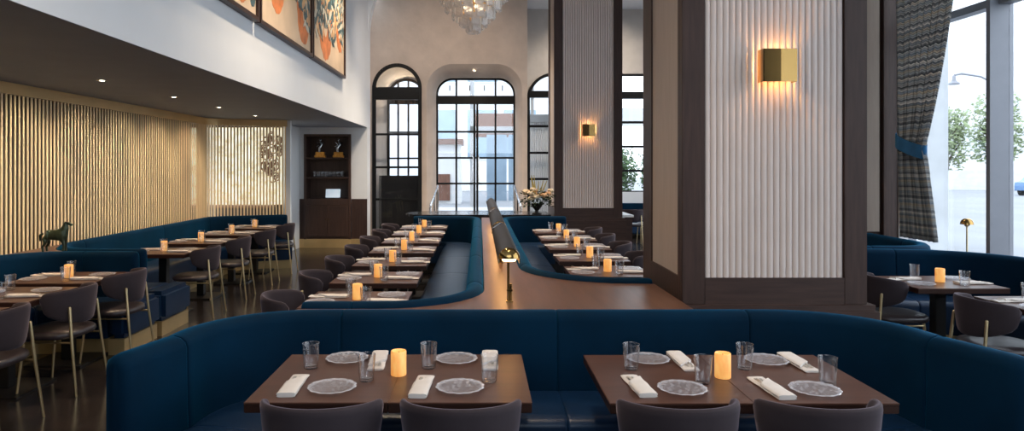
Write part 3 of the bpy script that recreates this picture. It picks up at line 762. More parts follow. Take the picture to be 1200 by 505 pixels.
# ------------------------------------------------------------------ tableware prototypes
def make_tumbler(label, group):
    r = thing('drinking_glass', label, 'glass', (0, 0, 0), 0, group)
    m = MB(); m.lathe([(.0005, 0), (.031, 0), (.034, .003), (.0425, .122), (.0420, .1245), (.0405, .1245), (.0395, .122), (.0325, .014), (.029, .012), (.0005, .012)], n=28); m.build('tumbler', 'tumbler', r, angle=50)
    return r
def make_plate(label, group):
    sc = lambda u, rr: 1 + (.022 * math.cos(u * 2 * PI * 14) if rr > .07 else 0)
    m = MB(); m.lathe([(.0005, .001), (.062, .001), (.075, .006), (.108, .013), (.1085, .0145), (.107, .0155), (.076, .0095), (.064, .0055), (.0005, .0055)], n=84, scal=sc)
    o = m.build('glass_plate', 'plate', angle=50); tag(o, label, 'plate', group); return o
def make_napkin(label, group):
    r = thing('folded_napkin', label, 'napkin', (0, 0, 0), 0, group)
    def slab(m, x0, x1, y0, y1, z0, z1, cut=0):
        n = 8; rings = []
        for k in range(n + 1):
            y = y0 + (y1 - y0) * k / n; wv = .0012 * math.sin(k * 1.7)
            ring = []
            for t in range(10):
                a = 2 * PI * t / 10 + .1
                cx_ = math.copysign(abs(math.cos(a)) ** .45, math.cos(a)); cz_ = math.copysign(abs(math.sin(a)) ** .9, math.sin(a))
                x = (x0 + x1) / 2 + (x1 - x0) / 2 * cx_
                ring.append((x + wv, y + (cut * ((x - x0) / (x1 - x0)) * (k / n)), (z0 + z1) / 2 + (z1 - z0) / 2 * cz_ + wv * .5))
            rings.append(ring)
        m.loft(rings)
    m = MB(); slab(m, -.041, .041, -.150, .150, .0, .010); m.build('under_fold', 'linen', r, angle=60)
    m = MB(); slab(m, -.0415, .0415, -.152, .015, .008, .022, .085); m.build('pocket_fold', 'linen', r, angle=60)
    m = MB(); m.tube([(-.012, -.06, .016), (-.016, .06, .0145), (-.016, .078, .0145)], [.003, .004, .008], 8); 
    for k in range(4): m.tube([(-.0225 + .0043 * k, .077, .0145), (-.0225 + .0043 * k, .112, .0135)], .0014, 5)
    m.build('fork', 'steel', r)
    m = MB(); m.box(.000, .010, -.06, .108, .0125, .0150, .0010); m.build('knife', 'steel', r)
    return r
def make_candle(label, group):
    r = thing('pillar_candle', label, 'candle', (0, 0, 0), 0, group)
    rnd = random.Random(5)
    m = MB(); m.lathe([(.0005, 0), (.036, 0), (.0375, .003), (.0375, .112), (.035, .117), (.031, .115), (.027, .104), (.0005, .102)], n=26, scal=lambda u, rr: 1 + .012 * math.sin(u * 2 * PI * 3) if rr > .02 else 1); m.build('wax', 'candle', r, angle=50)
    m = MB(); m.tube([(0, 0, .102), (.001, 0, .112)], .0022, 6); m.build('wick', 'black', r)
    return r
PROTO = {}
def place(kind, loc, rz, label, group):
    mk = {'glass': make_tumbler, 'plate': make_plate, 'napkin': make_napkin, 'candle': make_candle, 'chair': make_chair}[kind]
    if kind not in PROTO:
        o = mk(label, group); o.location = loc; o.rotation_euler = (0, 0, rz); PROTO[kind] = o; return o
    return dup(PROTO[kind], loc, rz, label, group)
TABLE = {}
def put_table(lx, ly, loc, label, group):
    k = (lx, ly)
    if k not in TABLE: o = make_table(lx, ly, label, group); o.location = loc; TABLE[k] = o; return o
    return dup(TABLE[k], loc, 0, label, group)
TZ = .7505

# foreground: two pairs of tables
side_name = {(-1, -1): 'front left', (1, -1): 'front right', (-1, 1): 'back left', (1, 1): 'back right'}
fore = {
 'left': dict(x=(-.697, -.083), y=3.275, candle=(-.39, 3.29),
   glass=[(-.84, 3.40, 'back left corner'), (-.53, 3.20, 'left of the candle'), (-.253, 3.40, 'right of the candle'), (.046, 3.19, 'right hand edge')],
   plate=[(-.665, 3.08, 'front left'), (-.688, 3.545, 'back left'), (-.088, 3.08, 'front right'), (-.12, 3.535, 'back right')],
   napkin=[(-.848, 3.115, .04, 'front left'), (-.52, 3.50, PI + .05, 'back, beside the candle'), (-.262, 3.10, -.05, 'front, right of the seam'), (.053, 3.505, PI - .02, 'back right, behind a glass')]),
 'right': dict(x=(.859, 1.473), y=3.265, candle=(1.158, 3.25),
   glass=[(.752, 3.385, 'back left corner'), (1.035, 3.165, 'left of the candle'), (1.314, 3.385, 'right of the candle'), (1.606, 3.15, 'right hand edge')],
   plate=[(.908, 3.06, 'front left'), (.872, 3.53, 'back left'), (1.496, 3.045, 'front right'), (1.474, 3.51, 'back right')],
   napkin=[(.722, 3.11, .07, 'front left'), (1.038, 3.49, PI + .02, 'back, beside the candle'), (1.312, 3.08, .07, 'front, between the chairs'), (1.62, 3.47, PI + .03, 'back right corner')]),
}
for sd, f in fore.items():
    for x, w in zip(f['x'], ('left', 'right')):
        put_table(.614, .75, (x, f['y'], 0), f'{w} half of the {sd} hand pair of brown tables in the foreground', 'foreground tables')
    for x, y, w in f['glass']: place('glass', (x, y, TZ), random.uniform(0, 6), f'clear tumbler, {sd} foreground tables, {w}', 'foreground glasses')
    for x, y, w in f['plate']: place('plate', (x, y, TZ), random.uniform(0, 6), f'pressed glass plate, {sd} foreground tables, {w}', 'foreground plates')
    for x, y, rz, w in f['napkin']: place('napkin', (x, y, TZ), rz, f'cream napkin with cutlery, {sd} foreground tables, {w}', 'foreground napkins')
    place('candle', (f['candle'][0], f['candle'][1], TZ), .3 if sd == 'left' else 2., f'glowing pillar candle in the middle of the {sd} foreground tables', 'foreground candles')
for x, w in ((-.655, 'leftmost'), (-.078, 'second from the left'), (.822, 'third from the left'), (1.40, 'rightmost')):
    place('chair', (x, 2.868, 0), random.uniform(-.02, .02), f'{w} of the four mauve chairs at the bottom edge of the photo', 'foreground chairs')

def setting(key, i, cx, cy, lx, ly, bench, candle_dx=0., chair_x=None, chair_y=0., chair_rz=None):
    """one two-seat table of a row; bench = +1 when the banquette is on the +X side"""
    b = BOOTH[key]; o = ORD[i]; rn = random.Random(hash((key, i)) if False else i * 17 + ord(key))
    put_table(lx, ly, (cx, cy, 0), f'brown table, {o} from the front in the {b}', f'tables of the {b}')
    j = lambda s=.012: rn.uniform(-s, s)
    for sd, nm in ((bench, 'bench'), (-bench, 'chair')):
        place('plate', (cx + sd * .245 + j(), cy + sd * .13 + j(), TZ), rn.uniform(0, 6), f'glass plate, {nm} side, {o} table from front, {b}', f'plates of the {b}')
        place('napkin', (cx + sd * .24 + j(), cy - sd * .10 + j(), TZ), PI / 2 * sd + PI + j(.12), f'cream napkin, {nm} side, {o} table from front, {b}', f'napkins of the {b}')
        place('glass', (cx + sd * .085 + j(), cy - sd * .19 + j(), TZ), rn.uniform(0, 6), f'clear tumbler, {nm} side, {o} table from front, {b}', f'glasses of the {b}')
    place('candle', (cx + candle_dx + j(.006), cy + j(), TZ), rn.uniform(0, 6), f'glowing candle, {o} table from front, {b}', f'candles of the {b}')
    if chair_x is not None:
        place('chair', (chair_x, cy + chair_y, 0), (PI / 2 * (-bench) if chair_rz is None else chair_rz) + j(.05), f'mauve chair with brass legs, {o} table from front, {b}', f'chairs of the {b}')

# chairs face the bench: bench on +X -> chair faces +X (rz -90)
for i, y in enumerate((4.55, 5.38, 6.2)):
    setting('L', i, -3.73, y, .76, .66, -1, -.15 if i < 2 else 0, -3.32, .04)
for i, y in enumerate((8.16, 9.25, 10.38, 11.45)):
    setting('S', i, -3.77, y, .76, .66, -1, 0, -3.34, -.05)
for i in range(7):
    setting('C', i, -.92, 5.17 + 1.04 * i, .76, .66, 1, 0, -1.37, -.08)
for i in range(5):
    setting('R', i, 1.23, 6.56 + 1.03 * i, .76, .66, -1, 0, 1.66, -.03)
setting('W', 0, 4.21, 4.97, .76, .66, 1, 0, 3.74, -.02)
setting('W', 1, 4.0, 5.96, .76, .66, 1, .02, 3.60, .02)

# far seating seen between the columns
fb = thing('wall_bench', 'blue bench against the far wall below the gridded window', 'bench', (4.1, 17.0, 0))
MB().box(-1.4, 1.6, .17, .38, .1, .84, .03).build('back', 'velvet', fb); MB().box(-1.4, 1.6, -.35, .17, .12, .46, .03).build('seat', 'leather', fb)
dup(PROTO['chair'], (3.44, 15.35, 0), -.15, 'far chair left of the pair below the gridded window', 'far chairs')
dup(PROTO['chair'], (3.86, 15.6, 0), .1, 'far chair right of the pair below the gridded window', 'far chairs')
pr = thing('low_partition', 'low dark partition beside the far column', 'partition', (2.85, 13.9, 0))
MB().box(-.12, .06, -.9, .6, 0, .80).build('body', 'wood_rail', pr); MB().box(-.15, .08, -.93, .62, .80, .84).build('cap', 'white_paint', pr)

# ------------------------------------------------------------------ ledge lamps
def ledge_lamp(y0, y1, label):
    r = thing('ledge_lamp', label, 'lamp', (.195, y0, .865), 0, 'brass ledge lamps'); L = y1 - y0; rad = .072; zc = .285
    def half(rr, yy): return [(rr, yy, zc - .035)] + [(rr * math.cos(PI * k / 14), yy, zc + rr * math.sin(PI * k / 14)) for k in range(15)] + [(-rr, yy, zc - .035)]
    def shell(ra, rb, a, b):
        m = MB()
        def ring(yy): return half(ra, yy) + half(rb, yy)[::-1]
        return m.loft([ring(a), ring(b)])
    shell(rad, rad - .003, .0, L).build('shade', 'bronze', r, angle=50)
    shell(rad - .0035, rad - .006, .002, L - .002).build('reflector', 'brass_soft', r, angle=50)
    m = MB()   # rounded brass end
    rings = []
    for k in range(7):
        a = PI / 2 * k / 6; rings.append([(p[0] * math.cos(a) , -.05 * math.sin(a), zc + (p[2] - zc) * math.cos(a)) for p in half(rad, 0)[1:-1]] + [(rad * .96 * math.cos(a) * math.cos(PI * (14 - q) / 14), -.047 * math.sin(a), zc + rad * .96 * math.cos(a) * math.sin(PI * (14 - q) / 14)) for q in range(15)])
    m.loft(rings); m.build('end_cap', 'brass', r, angle=60)
    m = MB(); m.tube([(0, .0, zc + .012), (0, L - .04, zc + .012)], .013, 8); m.build('light_tube', 'bulb_soft', r)
    m = MB(); m.lathe([(.0005, -.02), (.042, -.018), (.048, -.008), (.042, .0), (.0005, .002)], c=(0, .01, zc), n=20); m.build('diffuser', 'bulb_soft', r)
    for yy in (-.012, L - .25):
        m = MB().tube([(-.006, yy, 0), (-.006, yy, zc + .03)], .0085, 10).tube([(.010, yy, 0), (.010, yy, .12)], .009, 10).box(-.016, .022, yy - .011, yy + .011, .07, .085, .002).box(-.022, .026, yy - .018, yy + .018, 0, .008, .002)
        m.build('post', 'brass', r)
    MB().box(-.004, .004, L - .252, L - .248, zc - .0, zc + rad + .02).tube([(-rad - .008, L - .25, zc - .01), (-rad - .008, L - .25, zc + .03), (0, L - .25, zc + rad + .012)], .006, 6).build('clip', 'chrome', r)
    return r
ledge_lamp(4.50, 6.55, 'nearest brass and bronze trough lamp standing on the centre ledge')
ledge_lamp(6.68, 8.85, 'middle brass and bronze trough lamp standing on the centre ledge')
ledge_lamp(8.98, 11.7, 'farthest brass and bronze trough lamp standing on the centre ledge')

# small mushroom lamp on the window sill
r = thing('mushroom_lamp', 'small brass mushroom lamp on the window sill behind the booth', 'lamp', (5.44, 7.62, .62))
MB().lathe([(.0005, 0), (.05, 0), (.05, .008), (.012, .014), (.0005, .014)], n=20).build('foot', 'brass_soft', r)
MB().tube([(0, 0, .012), (0, 0, .495)], .009, 10).build('stem', 'brass_soft', r)
MB().lathe([(.006, .56), (.03, .557), (.052, .54), (.064, .513), (.066, .493), (.062, .493), (.058, .513), (.046, .535), (.006, .547)], n=24, close=True).build('shade', 'brass', r)
MB().sphere((0, 0, .493), .028, 12, 8).build('globe', 'petal_cream', r)

# ------------------------------------------------------------------ curtain
def curtain():
    r = thing('curtain', 'zigzag striped curtain tied back beside the tall window', 'curtain', (5.44, 8.35, 0))
    zs = [5.45, 5.0, 4.4, 3.8, 3.3, 2.9, 2.6, 2.4, 2.22, 2.10, 1.98, 1.86, 1.7, 1.5, 1.3, 1.1, .95, .86]
    # left (far) and right (near) limits in y
    def lim(z):
        tb = 2.02
        if z >= tb:
            f = min(1, (z - tb) / 1.9); near = -.02 - .58 * f ** .75; far = .53 - .06 * (1 - f)
        else:
            f = min(1, (tb - z) / 1.15); near = -.02 - .26 * f ** .8; far = .47 - .01 * f
        return near, far
    nu = 120; vs = []; uvs = []; W = 2.0
    for z in zs:
        a, b = lim(z); wd = b - a
        for k in range(nu + 1):
            u = k / nu; ph = u * 2 * PI * 8; amp = .035 + .020 * (1.1 - wd)
            vs.append((-.02 + amp * math.sin(ph) + .012 * math.sin(ph * .5 + z), b - wd * u + .012 * math.sin(ph * 2 + z * 1.3), z)); uvs.append((u * W, z))
    fs = [(i * (nu + 1) + k, i * (nu + 1) + k + 1, (i + 1) * (nu + 1) + k + 1, (i + 1) * (nu + 1) + k) for i in range(len(zs) - 1) for k in range(nu)]
    me = bpy.data.meshes.new('fabric'); me.from_pydata(vs, [], fs); ul = me.uv_layers.new(name='UVMap')
    for lp in me.loops: ul.data[lp.index].uv = uvs[lp.vertex_index]
    for p in me.polygons: p.use_smooth = True
    me.materials.append(M['curtain']); o = bpy.data.objects.new('fabric', me); COL.objects.link(o); o.parent = r
    md = o.modifiers.new('thick', 'SOLIDIFY'); md.thickness = .004
    m = MB(); pts = []; rings = []
    for k in range(25):
        a = 2 * PI * k / 24; x = -.02 + .085 * math.cos(a); y = .23 + .275 * math.sin(a); z = 2.02 + .09 * math.sin(a)
        ox, oy = .008 * math.cos(a), .008 * math.sin(a)
        rings.append([(x, y, z - .085), (x + ox, y + oy, z - .085), (x + ox, y + oy, z + .085), (x, y, z + .085)])
    m.loft(rings, False); m.build('tieback', 'blue_strap', r, angle=60)
    return r
curtain()

# ------------------------------------------------------------------ cabinet with its contents
cb = thing('display_cabinet', 'dark oak display cabinet built into the white wall', 'cabinet', (-3.31, 15.1, 0))
w = .51
MB().box(-w, -w + .05, -.26, .15, .185, 2.47).build('side_panel', 'wood_cab', cb); MB().box(w - .05, w, -.26, .15, .185, 2.47).build('side_panel', 'wood_cab', cb)
MB().box(-w + .05, w - .05, -.26, .15, 2.42, 2.47).build('top_panel', 'wood_cab', cb); MB().box(-w + .05, w - .05, .12, .15, .185, 2.42).build('back_panel', 'wood_cab', cb)
for z in (1.93, 1.50, 1.03): MB().box(-w + .05, w - .05, -.235, .12, z, z + .035).build('shelf', 'wood_cab', cb)
MB().box(-w + .05, w - .05, -.24, .12, .185, .24).build('bottom_rail', 'wood_cab', cb); MB().box(-w + .05, w - .05, -.24, -.2, .92, 1.03).build('middle_rail', 'wood_cab', cb)
MB().box(-w, w, -.27, .15, 0, .185).build('kick_board', 'brass_base', cb)
for s in (-1, 1):
    x0, x1 = (-.455, -.004) if s < 0 else (.004, .455)
    d_ = MB().box(x0, x1, -.262, -.24, .245, .915, .003).build('door', 'wood_cab', cb)
    mm = MB()
    for a, b, c, d in ((x0, x0 + .05, .245, .915), (x1 - .05, x1, .245, .915), (x0 + .05, x1 - .05, .245, .295), (x0 + .05, x1 - .05, .865, .915)): mm.box(a, b, -.270, -.262, c, d)
    mm.build('door_frame', 'wood_cab', d_)
    MB().sphere((x1 - .025 if s < 0 else x0 + .025, -.282, .62), .012, 8, 6).build('knob', 'brass', d_)
def trophy(x, label):
    r = thing('trophy_figure', label, 'trophy', (x, 15.02, 1.966), 0, 'trophy figures')
    MB().box(-.12, .12, -.07, .07, 0, .05, .008).box(-.10, .10, -.055, .055, .05, .12, .008).build('base', 'gold', r)
    m = MB().tube([(-.02, 0, .10), (-.03, 0, .2), (.03, 0, .28), (.0, 0, .36)], [.035, .045, .03, .02], 10); m.sphere((.0, 0, .38), .03, 10, 8)
    for a in (.6, 1.6, 2.5, 3.6): m.tube([(0, 0, .26), (.06 * math.cos(a), .02, .28 + .05 * math.sin(a)), (.1 * math.cos(a), .02, .28 + .1 * math.sin(a))], [.018, .014, .007], 7)
    m.build('figure', 'silver', r); return r
trophy(-3.50, 'ornate silver and gilt trophy on the top cabinet shelf, left one'); trophy(-3.10, 'ornate silver and gilt trophy on the top cabinet shelf, right one')
for row in range(2):
    for k in range(8):
        place('glass', (-3.61 + .085 * k, 14.95 + .10 * row, 1.5355), 0, f'small tumbler on the middle cabinet shelf, {"front" if row == 0 else "back"} row, number {k + 1} from the left' if False else f'tumbler on the middle cabinet shelf in the {"front" if row == 0 else "back"} row', f'glasses in the {"front" if row == 0 else "back"} row of the cabinet')
tb = thing('tablet', 'white tablet on a stand on the lowest open cabinet shelf', 'tablet', (-3.22, 14.98, 1.065))
MB().box(-.16, .16, -.010, .002, .02, .21, .004).xform(Matrix.Rotation(-.22, 4, 'X')).build('screen', 'screen_white', tb)
MB().box(-.05, .05, .0, .09, 0, .012, .002).box(-.015, .015, .03, .05, 0, .15).build('stand', 'black', tb)

# ------------------------------------------------------------------ handrails
for x, nm in ((-.98, 'left'), (.82, 'right')):
    r = thing('handrail', f'bright metal handrail on the {nm} of the entrance steps', 'handrail', (x, 15.0, 0))
    MB().tube([(0, 1.0, .64), (0, 1.0, 1.22), (0, .96, 1.30), (0, .86, 1.32), (0, -1.35, .98), (0, -1.45, .94), (0, -1.47, .86), (0, -1.47, 0)], .024, 10).build('rail', 'chrome', r)
    MB().tube([(0, -.2, .32), (0, -.2, 1.15)], .018, 8).build('baluster', 'chrome', r)

# ------------------------------------------------------------------ flowers
vz = (1.04, 12.40, .905)
r = thing('flower_arrangement', 'cream and peach flower arrangement in a dark vase on the stone counter', 'flowers', vz)
MB().lathe([(.0005, 0), (.09, 0), (.09, .015), (.035, .03), (.03, .06), (.08, .12), (.11, .19), (.104, .19), (.074, .125), (.0005, .08)], n=20).build('vase', 'bronze', r)
rnd = random.Random(11)
def bloom(c, s):
    m = MB(); m.sphere(c, s * .55, 8, 6)
    for k in range(11):
        a = k * 2.4; el = .1 + .9 * (k / 11); rr = s * .62
        p = Vector((math.cos(a) * math.cos(el), math.sin(a) * math.cos(el), math.sin(el) * .9)) * rr
        m.sphere((c[0] + p.x, c[1] + p.y, c[2] + p.z), s * .42, 7, 5, (1, 1, .8))
    return m
for k in range(24):
    a = rnd.uniform(0, 2 * PI) if k else 0; rr = .06 + .17 * math.sqrt(rnd.random()); z = .30 + rnd.random() * .17 - rr * .25
    bloom((rr * math.cos(a) * 1.15, rr * math.sin(a), z), rnd.uniform(.05, .072)).build('bloom', 'petal_cream' if k % 3 else 'petal_peach', r)
m = MB()
for k in range(240):
    a = rnd.uniform(0, 2 * PI); rr = .05 + .21 * rnd.random(); z = .14 + rnd.random() * .28
    c = Vector((rr * math.cos(a) * 1.15, rr * math.sin(a), z)); d = Vector((math.cos(a), math.sin(a), rnd.uniform(-.6, .8))).normalized(); q = d.cross(Vector((rnd.random(), rnd.random(), 1))).normalized(); l = rnd.uniform(.05, .09)
    up = d.cross(q) * .006
    m.add([c, c + d * l * .5 + q * .018 + up, c + d * l, c + d * l * .5 - q * .018 + up], [(0, 1, 2, 3)])
m.build('foliage', 'green_dark', r)
for k in range(9):
    a = rnd.uniform(0, 2 * PI); b = rnd.uniform(.02, .14); m = MB()
    p0 = Vector((b * .4 * math.cos(a), b * .4 * math.sin(a), .3)); p1 = Vector((b * math.cos(a) * 1.3, b * math.sin(a), rnd.uniform(.52, .70)))
    m.tube([p0, p1], .004, 5)
    for q in range(10):
        t = .45 + .55 * q / 9; c = p0.lerp(p1, t); m.sphere(c, .016 * (1.25 - t * .8), 6, 4, (1, 1, 1.3))
    m.build('flower_spike', 'spike', r)

# ------------------------------------------------------------------ horse figurine
def skin(name, pts, edges, mt, parent=None, loc=(0, 0, 0), rz=0):
    me = bpy.data.meshes.new(name); me.from_pydata([p[:3] for p in pts], edges, [])
    o = bpy.data.objects.new(name, me); COL.objects.link(o)
    md = o.modifiers.new('s', 'SKIN'); me.skin_vertices.new(name='') if not me.skin_vertices else None
    for i, p in enumerate(pts): me.skin_vertices[0].data[i].radius = (p[3], p[3] if len(p) < 5 else p[4])
    me.skin_vertices[0].data[0].use_root = True
    md2 = o.modifiers.new('ss', 'SUBSURF'); md2.levels = 2; md2.render_levels = 2
    dg = bpy.context.evaluated_depsgraph_get(); dg.update()
    nm = bpy.data.meshes.new_from_object(o.evaluated_get(dg)); bpy.data.objects.remove(o)
    for p in nm.polygons: p.use_smooth = True
    nm.materials.clear(); nm.materials.append(M[mt])
    o = bpy.data.objects.new(name, nm); COL.objects.link(o); o.location = loc; o.rotation_euler = (0, 0, rz)
    if parent: o.parent = parent
    return o
hr = thing('horse_figurine', 'small bronze and green horse figurine on the shelf behind the left banquette', 'figurine', (-4.40, 7.10, .866), .1)
hr.scale = (1.06, 1.06, 1.06)
P = [(-.02, 0, .165, .052), (-.085, 0, .168, .054), (.05, 0, .168, .056), (.078, 0, .215, .040), (.085, 0, .262, .030), (.092, 0, .292, .024), (.135, 0, .272, .013), (.150, 0, .262, .010),
     (.068, .026, .125, .020), (.072, .028, .065, .012), (.076, .028, .006, .012), (.068, -.026, .125, .020), (.082, -.028, .065, .012), (.074, -.028, .006, .012),
     (-.095, .028, .13, .027), (-.082, .030, .088, .016), (-.108, .030, .055, .011), (-.100, .030, .006, .012), (-.095, -.028, .13, .027), (-.090, -.030, .088, .016), (-.116, -.030, .055, .011), (-.108, -.030, .006, .012)]
E = [(0, 1), (0, 2), (2, 3), (3, 4), (4, 5), (5, 6), (6, 7), (2, 8), (8, 9), (9, 10), (2, 11), (11, 12), (12, 13), (1, 14), (14, 15), (15, 16), (16, 17), (1, 18), (18, 19), (19, 20), (20, 21)]
skin('body', P, E, 'horse', hr)
MB().tube([(-.125, 0, .185), (-.150, 0, .165), (-.155, 0, .11)], [.010, .014, .005], 8).build('tail', 'horse', hr)
MB().tube([(.055, 0, .225), (.074, 0, .262), (.088, 0, .300)], [.008, .012, .008], 8).tube([(.100, .010, .295), (.100, .014, .318)], [.007, .002], 6).tube([(.100, -.010, .295), (.100, -.014, .318)], [.007, .002], 6).build('mane', 'terracotta', hr)

# ------------------------------------------------------------------ chandelier
ch = thing('chandelier', 'tiered crystal block chandelier hanging before the entrance', 'chandelier', (-.09, 10.0, 3.72))
rnd = random.Random(4)
for r_, z_, n, h in ((.08, .0, 4, .17), (.19, .07, 8, .17), (.30, .18, 12, .18), (.40, .31, 16, .18), (.49, .44, 19, .18), (.55, .60, 21, .2)):
    off = rnd.random()
    for k in range(n):
        a = 2 * PI * (k + off) / n; m = MB(); w_ = .066; dz = rnd.uniform(-.02, .03)
        m.box(-w_, w_, -.018, .018, 0, h, .013)
        o = m.build('crystal_block', 'crystal', ch, angle=30); o.location = (r_ * math.cos(a), r_ * math.sin(a), z_ + dz); o.rotation_euler = (0, 0, a + PI / 2 + rnd.uniform(-.15, .15))
m = MB()
for rr, z in ((.07, .19), (.17, .25), (.27, .38), (.38, .52), (.47, .67), (.53, .84)):
    m.tube([(rr * math.cos(2 * PI * k / 24), rr * math.sin(2 * PI * k / 24), z) for k in range(25)], .007, 6)
for k in range(4): a = PI / 2 * k; m.tube([(0, 0, .9), (.53 * math.cos(a), .53 * math.sin(a), .84)], .007, 6).tube([(.07 * math.cos(a), .07 * math.sin(a), .19), (.53 * math.cos(a), .53 * math.sin(a), .84)], .005, 6)
m.build('frame', 'gold', ch); MB().tube([(0, 0, .2), (0, 0, HC - 3.72)], .014, 8).lathe([(.0005, HC - 3.72), (.09, HC - 3.72), (.09, HC - 3.74), (.0005, HC - 3.76)], n=20).build('stem', 'gold', ch)
for z, rr, n in ((.36, .12, 4), (.52, .24, 6), (.68, .34, 8)):
    for k in range(n):
        a = 2 * PI * k / n + z; MB().sphere((rr * math.cos(a), rr * math.sin(a), z), .026, 8, 6).build('bulb', 'crystal_bulb', ch)

# ------------------------------------------------------------------ triptych on the upper wall
def art(y0, y1, us, flakes, label, seed):
    z0, z1 = 3.32, 5.5
    r = thing('framed_painting', label, 'painting', (-2.45, (y0 + y1) / 2, z0), 0, 'framed paintings'); cy = (y0 + y1) / 2
    L = y1 - y0; m = MB(); t = .045
    m.box(0, .075, -L / 2, -L / 2 + t, 0, z1 - z0).box(0, .075, L / 2 - t, L / 2, 0, z1 - z0).box(0, .075, -L / 2 + t, L / 2 - t, 0, t).box(0, .075, -L / 2 + t, L / 2 - t, z1 - z0 - t, z1 - z0); m.build('frame', 'art_frame', r)
    MB().box(.01, .045, -L / 2 + t, L / 2 - t, t, z1 - z0 - t).build('canvas', 'canvas', r)
    rn = random.Random(seed)
    for (yc, zb, w, h, th, mt) in us:
        yc -= cy; zb -= z0; m = MB(); outer = []; inner = []
        for k in range(25):
            a = PI + PI * k / 24; wob = 1 + rn.uniform(-.03, .03)
            outer.append((yc + w / 2 * math.cos(a) * wob, zb + w * .75 + w * .75 * math.sin(a) * wob)); inner.append((yc + (w / 2 - th) * math.cos(a), zb + w * .75 + th * .3 + (w * .75 - th * .9) * math.sin(a)))
        outer = [(outer[0][0] , zb + h)] + outer + [(outer[-1][0], zb + h)]; inner = [(inner[0][0], zb + h)] + inner + [(inner[-1][0], zb + h)]
        clip = lambda p: (max(-L / 2 + t, min(L / 2 - t, p[0])), min(z1 - z0 - t, p[1]))
        outer = [clip(p) for p in outer]; inner = [clip(p) for p in inner]; xx = .047
        rings = [[(xx - .003, p[0], p[1]) for p in outer], [(xx, p[0], p[1]) for p in outer], [(xx + .001, p[0], p[1]) for p in inner], [(xx - .003, p[0], p[1]) for p in inner]]
        m.loft(rings, False, False); m.build('painted_loop', mt, r, smooth=False)
    groups = {'paint_teal': MB(), 'paint_pale': MB(), 'paint_sand': MB()}
    for (ya, yb, za, zb, n) in flakes:
        for k in range(n):
            mt = rn.choice(['paint_teal', 'paint_teal', 'paint_pale', 'paint_sand']); y = rn.uniform(ya, yb) - cy; z = rn.uniform(za, zb) - z0
            a = rn.uniform(.2, 1.2) * rn.choice((-1, 1)); l = rn.uniform(.06, .13); b = l * rn.uniform(.3, .5); q = [(l * math.cos(2 * PI * i / 8), b * math.sin(2 * PI * i / 8)) for i in range(8)]
            pts = [(y + u * math.sin(a) * 1.2 + v * math.cos(a), z + u * math.cos(a) - v * math.sin(a)) for u, v in q]
            if min(p[0] for p in pts) < -L / 2 + t or max(p[0] for p in pts) > L / 2 - t: continue
            g = groups[mt]; xx = .049 + rn.random() * .004
            g.loft([[(xx - .003, u, v) for u, v in pts], [(xx, u, v) for u, v in pts]])
    for k, g in groups.items():
        if g.v: g.build('painted_flakes', k, r, smooth=False, kind='stuff')
art(9.78, 12.13, [(10.66, 3.42, .98, .85, .30, 'paint_orange'), (11.72, 3.72, .62, .6, .22, 'paint_orange')], [(9.82, 12.08, 3.95, 5.4, 620), (9.95, 10.5, 3.74, 4.0, 26), (10.85, 11.4, 3.74, 4.0, 26), (11.8, 12.05, 3.8, 4.0, 14)],
    'abstract painting with teal flakes and orange loops, rightmost of the three frames', 1)
art(7.42, 9.74, [(9.33, 3.43, .66, 1.5, .26, 'paint_orange'), (8.10, 3.58, .66, 1.2, .27, 'paint_orange'), (7.50, 3.62, .22, 1.2, .08, 'paint_teal')], [(8.75, 9.7, 3.95, 5.4, 240), (9.35, 9.68, 3.68, 4.1, 26), (9.0, 9.5, 3.9, 4.1, 20)],
    'abstract painting with orange loops on cream, middle of the three frames', 2)
art(5.06, 7.38, [(6.90, 3.42, .46, 1.4, .20, 'paint_orange'), (7.23, 3.45, .20, 1.2, .07, 'paint_teal')], [(5.3, 6.2, 4.2, 5.4, 120)],
    'abstract painting with an orange loop, nearest of the three frames', 3)

# ------------------------------------------------------------------ outside
def tree(x, y, z, h, w, label, seed, mt='tree', group='street trees'):
    r = thing('street_tree', label, 'tree', (x, y, z), 0, group); rn = random.Random(seed)
    m = MB(); m.tube([(0, 0, 0), (.05, 0, h * .35), (0, .05, h * .7)], [w * .06, w * .045, w * .02], 8)
    for k in range(5): a = k * 1.3; m.tube([(0, 0, h * (.3 + .06 * k)), (w * .3 * math.cos(a), w * .3 * math.sin(a), h * (.55 + .06 * k))], [w * .025, w * .01], 6)
    m.build('trunk', 'bark', r)
    m = MB()
    for k in range(2600):
        v = Vector((rn.gauss(0, 1), rn.gauss(0, 1), rn.gauss(0, 1))).normalized() * rn.random() ** .4; lump = 1 + .25 * math.sin(v.x * 5 + seed) * math.cos(v.y * 4 + v.z * 5)
        c = Vector((v.x * w / 2 * lump, v.y * w / 2 * lump, h * .62 + v.z * h * .40 * lump)); d = Vector((rn.gauss(0, 1), rn.gauss(0, 1), rn.gauss(0, 1))).normalized(); q = d.orthogonal().normalized(); l = w * rn.uniform(.03, .055)
        m.add([c - d * l, c + q * l * .6, c + d * l, c - q * l * .6], [(0, 1, 2, 3)])
    o = m.build('crown', mt, r, smooth=False); o['kind'] = 'stuff'; return r
tree(41.0, 60, -.1, 7.2, 4.1, 'pale street tree outside, nearest to the curtain', 1)
tree(46.2, 61, -.1, 8.4, 4.2, 'pale street tree outside beside the mullion, taller', 2)
tree(51.6, 60, -.1, 7.8, 4.2, 'pale street tree outside, right of the window mullion', 3)
tree(57.0, 61, -.1, 7.6, 4.2, 'pale street tree at the far right outside', 5)
